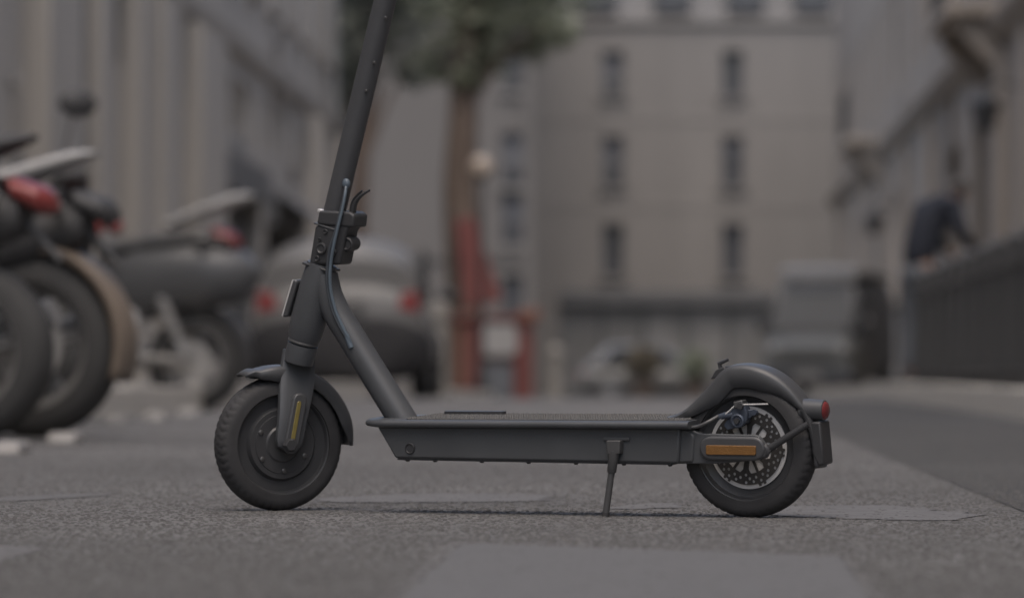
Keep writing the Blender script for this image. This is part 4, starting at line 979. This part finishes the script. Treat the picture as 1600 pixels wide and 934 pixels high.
# shrub tubs by the far shop
for px, Y, r, lab, m_ in ((1005, 96, .42, 'brown leaved shrub in a tub, left of the two before the shopfront', mat('brown_leaf', (.10, .085, .06), .7, var=.3, scale=2)), (1085, 100, .38, 'green shrub in a tub, right of the two before the shopfront', M_leaf)):
    t_ = thing('potted_shrub', lab, 'shrub', ((px - CX) / FPX * Y, Y, ground_z(Y)), 0, 'potted shrubs')
    MB().lathe([(0, .2), (.45, .28), (.48, .3), (.48, .26), (.4, .24), (.4, 0)], seg=16, axis='z').build('tub', mat('tub_clay', (.14, .11, .09), .8, var=.1), t_)
    lf = MB(); rng = random.Random(int(px))
    for i in range(700):
        d = Vector((rng.gauss(0, 1), rng.gauss(0, 1), rng.gauss(0, 1))).normalized() * r * rng.random() ** .4; p = d + Vector((0, 0, .5 + r * .8))
        a = Vector((rng.gauss(0, 1), rng.gauss(0, 1), rng.gauss(0, 1))).normalized(); b_ = a.orthogonal().normalized(); s = .06
        lf.add([p - a * s, p - b_ * s * .6, p + a * s, p + b_ * s * .6], [(0, 1, 2, 3)])
    me = bpy.data.meshes.new('foliage'); me.from_pydata(lf.v, [], lf.f); me.materials.append(m_); o = bpy.data.objects.new('foliage', me); COL.objects.link(o); o.parent = t_
    MB().tube([(0, 0, .38), (0.02, 0, .8)], .02, 6).build('stem', M_bark, t_)

# ================================================================== PEOPLE
def skin_mesh(name, verts, edges, radii, root, m, parent, sub=2):
    me = bpy.data.meshes.new(name); me.from_pydata(verts, edges, []); o = bpy.data.objects.new(name, me); COL.objects.link(o)
    md = o.modifiers.new('skin', 'SKIN'); md.use_smooth_shade = True
    for i, r in enumerate(radii):
        sv = me.skin_vertices[0].data[i]; sv.radius = r if hasattr(r, '__len__') else (r, r); sv.use_root = (i == root)
    s_ = o.modifiers.new('sub', 'SUBSURF'); s_.levels = sub; s_.render_levels = sub
    dg = bpy.context.evaluated_depsgraph_get(); dg.update(); nm = bpy.data.meshes.new_from_object(o.evaluated_get(dg)); bpy.data.objects.remove(o)
    nm.materials.clear(); nm.materials.append(m); nm.shade_smooth()
    q = bpy.data.objects.new(name, nm); COL.objects.link(q); q.parent = parent
    return q
M_skin = mat('skin', (.30, .20, .155), .55, var=.06)
def person(px, Y, H, z0, rz, label, coat, trousers, hair, spine, tilt, arms):
    """faces local -y; spine = pelvis, waist, chest, neck base, neck, head, crown; arms = (elbow, wrist) at +x then -x"""
    t = thing('person', label, 'person', ((px - CX) / FPX * Y, Y, z0), rz)
    s = H / 1.75; sp = [Vector(p) for p in spine]
    V = [tuple(p) for p in sp]; Rr = [(.16, .12), (.145, .11), (.165, .115), (.11, .09), (.055, .055), (.078, .09), (.07, .085)]
    Ed = [(i, i + 1) for i in range(6)]; hands = []; nb0 = sp[3]
    for sx, (el, wr) in zip((1, -1), arms):
        b = len(V); V += [tuple(nb0 + Vector((sx * .18, 0, -.03))), el, wr]; Rr += [.06, .045, .03]; Ed += [(3, b), (b, b + 1), (b + 1, b + 2)]; hands.append((el, wr, sx))
        d = (Vector(wr) - Vector(el)).normalized(); pal = Vector(wr) + d * .06; b2 = len(V); V.append(tuple(pal)); Rr.append((.034, .02)); Ed.append((b + 2, b2))
        side = d.cross(Vector((0, 1, 0))).normalized() if abs(d.y) < .9 else Vector((1, 0, 0))
        for q, ln in ((-.027, .07), (-.009, .085), (.009, .08), (.027, .062)):
            k_ = len(V); V += [tuple(pal + side * q + d * .035), tuple(pal + side * q + d * (.035 + ln * .55) + Vector((0, -.004, -.012))), tuple(pal + side * q + d * (.03 + ln) + Vector((0, -.01, -.032)))]; Rr += [.0095, .009, .008]; Ed += [(b2, k_), (k_, k_ + 1), (k_ + 1, k_ + 2)]
        k_ = len(V); V += [tuple(pal - side * .04 - d * .01), tuple(pal - side * .06 + d * .03)]; Rr += [.011, .009]; Ed += [(b2, k_), (k_, k_ + 1)]
    for sx in (-1, 1):
        b = len(V); V += [(sx * .09, 0, .88), (sx * .1, -.02, .5), (sx * .1, .02, .09), (sx * .11, -.14, .035)]; Rr += [.085, .06, .04, .035]; Ed += [(0, b), (b, b + 1), (b + 1, b + 2), (b + 2, b + 3)]
    sc = lambda p: tuple(c * s for c in p)
    skin_mesh('body', [sc(p) for p in V], Ed, Rr, 0, M_skin, t)
    V = [tuple(sp[0] - Vector((0, 0, .09))), tuple(sp[1]), tuple(sp[2]), tuple(sp[3]), tuple(sp[3].lerp(sp[4], .6))]; Rr = [(.19, .15), (.185, .145), (.22, .16), (.19, .14), (.10, .095)]; Ed = [(i, i + 1) for i in range(4)]
    for el, wr, sx in hands:
        b = len(V); V += [tuple(nb0 + Vector((sx * .19, 0, -.03))), el, tuple(Vector(el).lerp(Vector(wr), .96))]; Rr += [.085, .068, .05]; Ed += [(3, b), (b, b + 1), (b + 1, b + 2)]
    skin_mesh('jacket', [sc(p) for p in V], Ed, Rr, 0, coat, t)
    V = [(0, 0, .97), (0, 0, .9)]; Rr = [(.165, .125), (.165, .125)]; Ed = [(0, 1)]
    for sx in (-1, 1):
        b = len(V); V += [(sx * .09, 0, .82), (sx * .1, -.02, .5), (sx * .1, .02, .1)]; Rr += [.1, .078, .062]; Ed += [(1, b), (b, b + 1), (b + 1, b + 2)]
    skin_mesh('trousers', [sc(p) for p in V], Ed, Rr, 0, trousers, t)
    HM = Matrix.Translation(sp[5] * s) @ Matrix.Rotation(tilt, 4, 'X')          # head frame: origin at head centre
    def hp(mb, name, m): o = mb.build(name, m, t); o.matrix_basis = HM; return o
    hr = MB().ell((0, .028, .045), (.094, .106, .108), 18, 12); hr.v = [(p[0], p[1] + (0.03 if p[1] < -.02 and p[2] < .05 else 0), p[2]) for p in hr.v]; hp(hr, 'hair', hair)
    hp(MB().ell((0, -.088, -.01), (.014, .02, .022), 10, 8), 'nose', M_skin)
    for sx in (-1, 1):
        hp(MB().ell((sx * .03, -.074, .015), (.012, .008, .008), 8, 6), 'eye', M_seat); hp(MB().ell((sx * .082, .01, .01), (.012, .022, .032), 8, 6), 'ear', M_skin)
    hp(MB().ell((0, -.074, -.048), (.024, .006, .006), 8, 6), 'mouth', mat('lips', (.2, .1, .09), .5))
    for sx in (-1, 1): side_body([(-.1, .0, .05, .04), (-.02, .0, .1, .045), (.14, .0, .07, .05), (.2, .0, .04, .03)], 0).build('shoe', M_seat, t).matrix_basis = Matrix.Translation((sx * .105, .05, 0)) @ Matrix.Rotation(R_(-90), 4, 'Z')
    return t
pz = .137
person(1434, 38.6, 1.90, pz, R_(118), 'person in a navy jacket and jeans leaning forward over the iron railing', mat('navy_jacket', (.024, .027, .036), .85, var=.12, scale=6, spec=.2), mat('blue_jeans', (.10, .11, .125), .85, var=.15, scale=8), mat('dark_hair', (.04, .036, .034), .6, var=.15, scale=30),
       [(0, 0, .95), (0, -.03, 1.12), (0, -.12, 1.32), (0, -.22, 1.44), (0, -.30, 1.47), (0, -.385, 1.50), (0, -.42, 1.56)], R_(28),
       [((.26, -.30, 1.20), (.22, -.44, 1.06)), ((-.30, -.20, 1.20), (-.24, -.38, 1.06))])
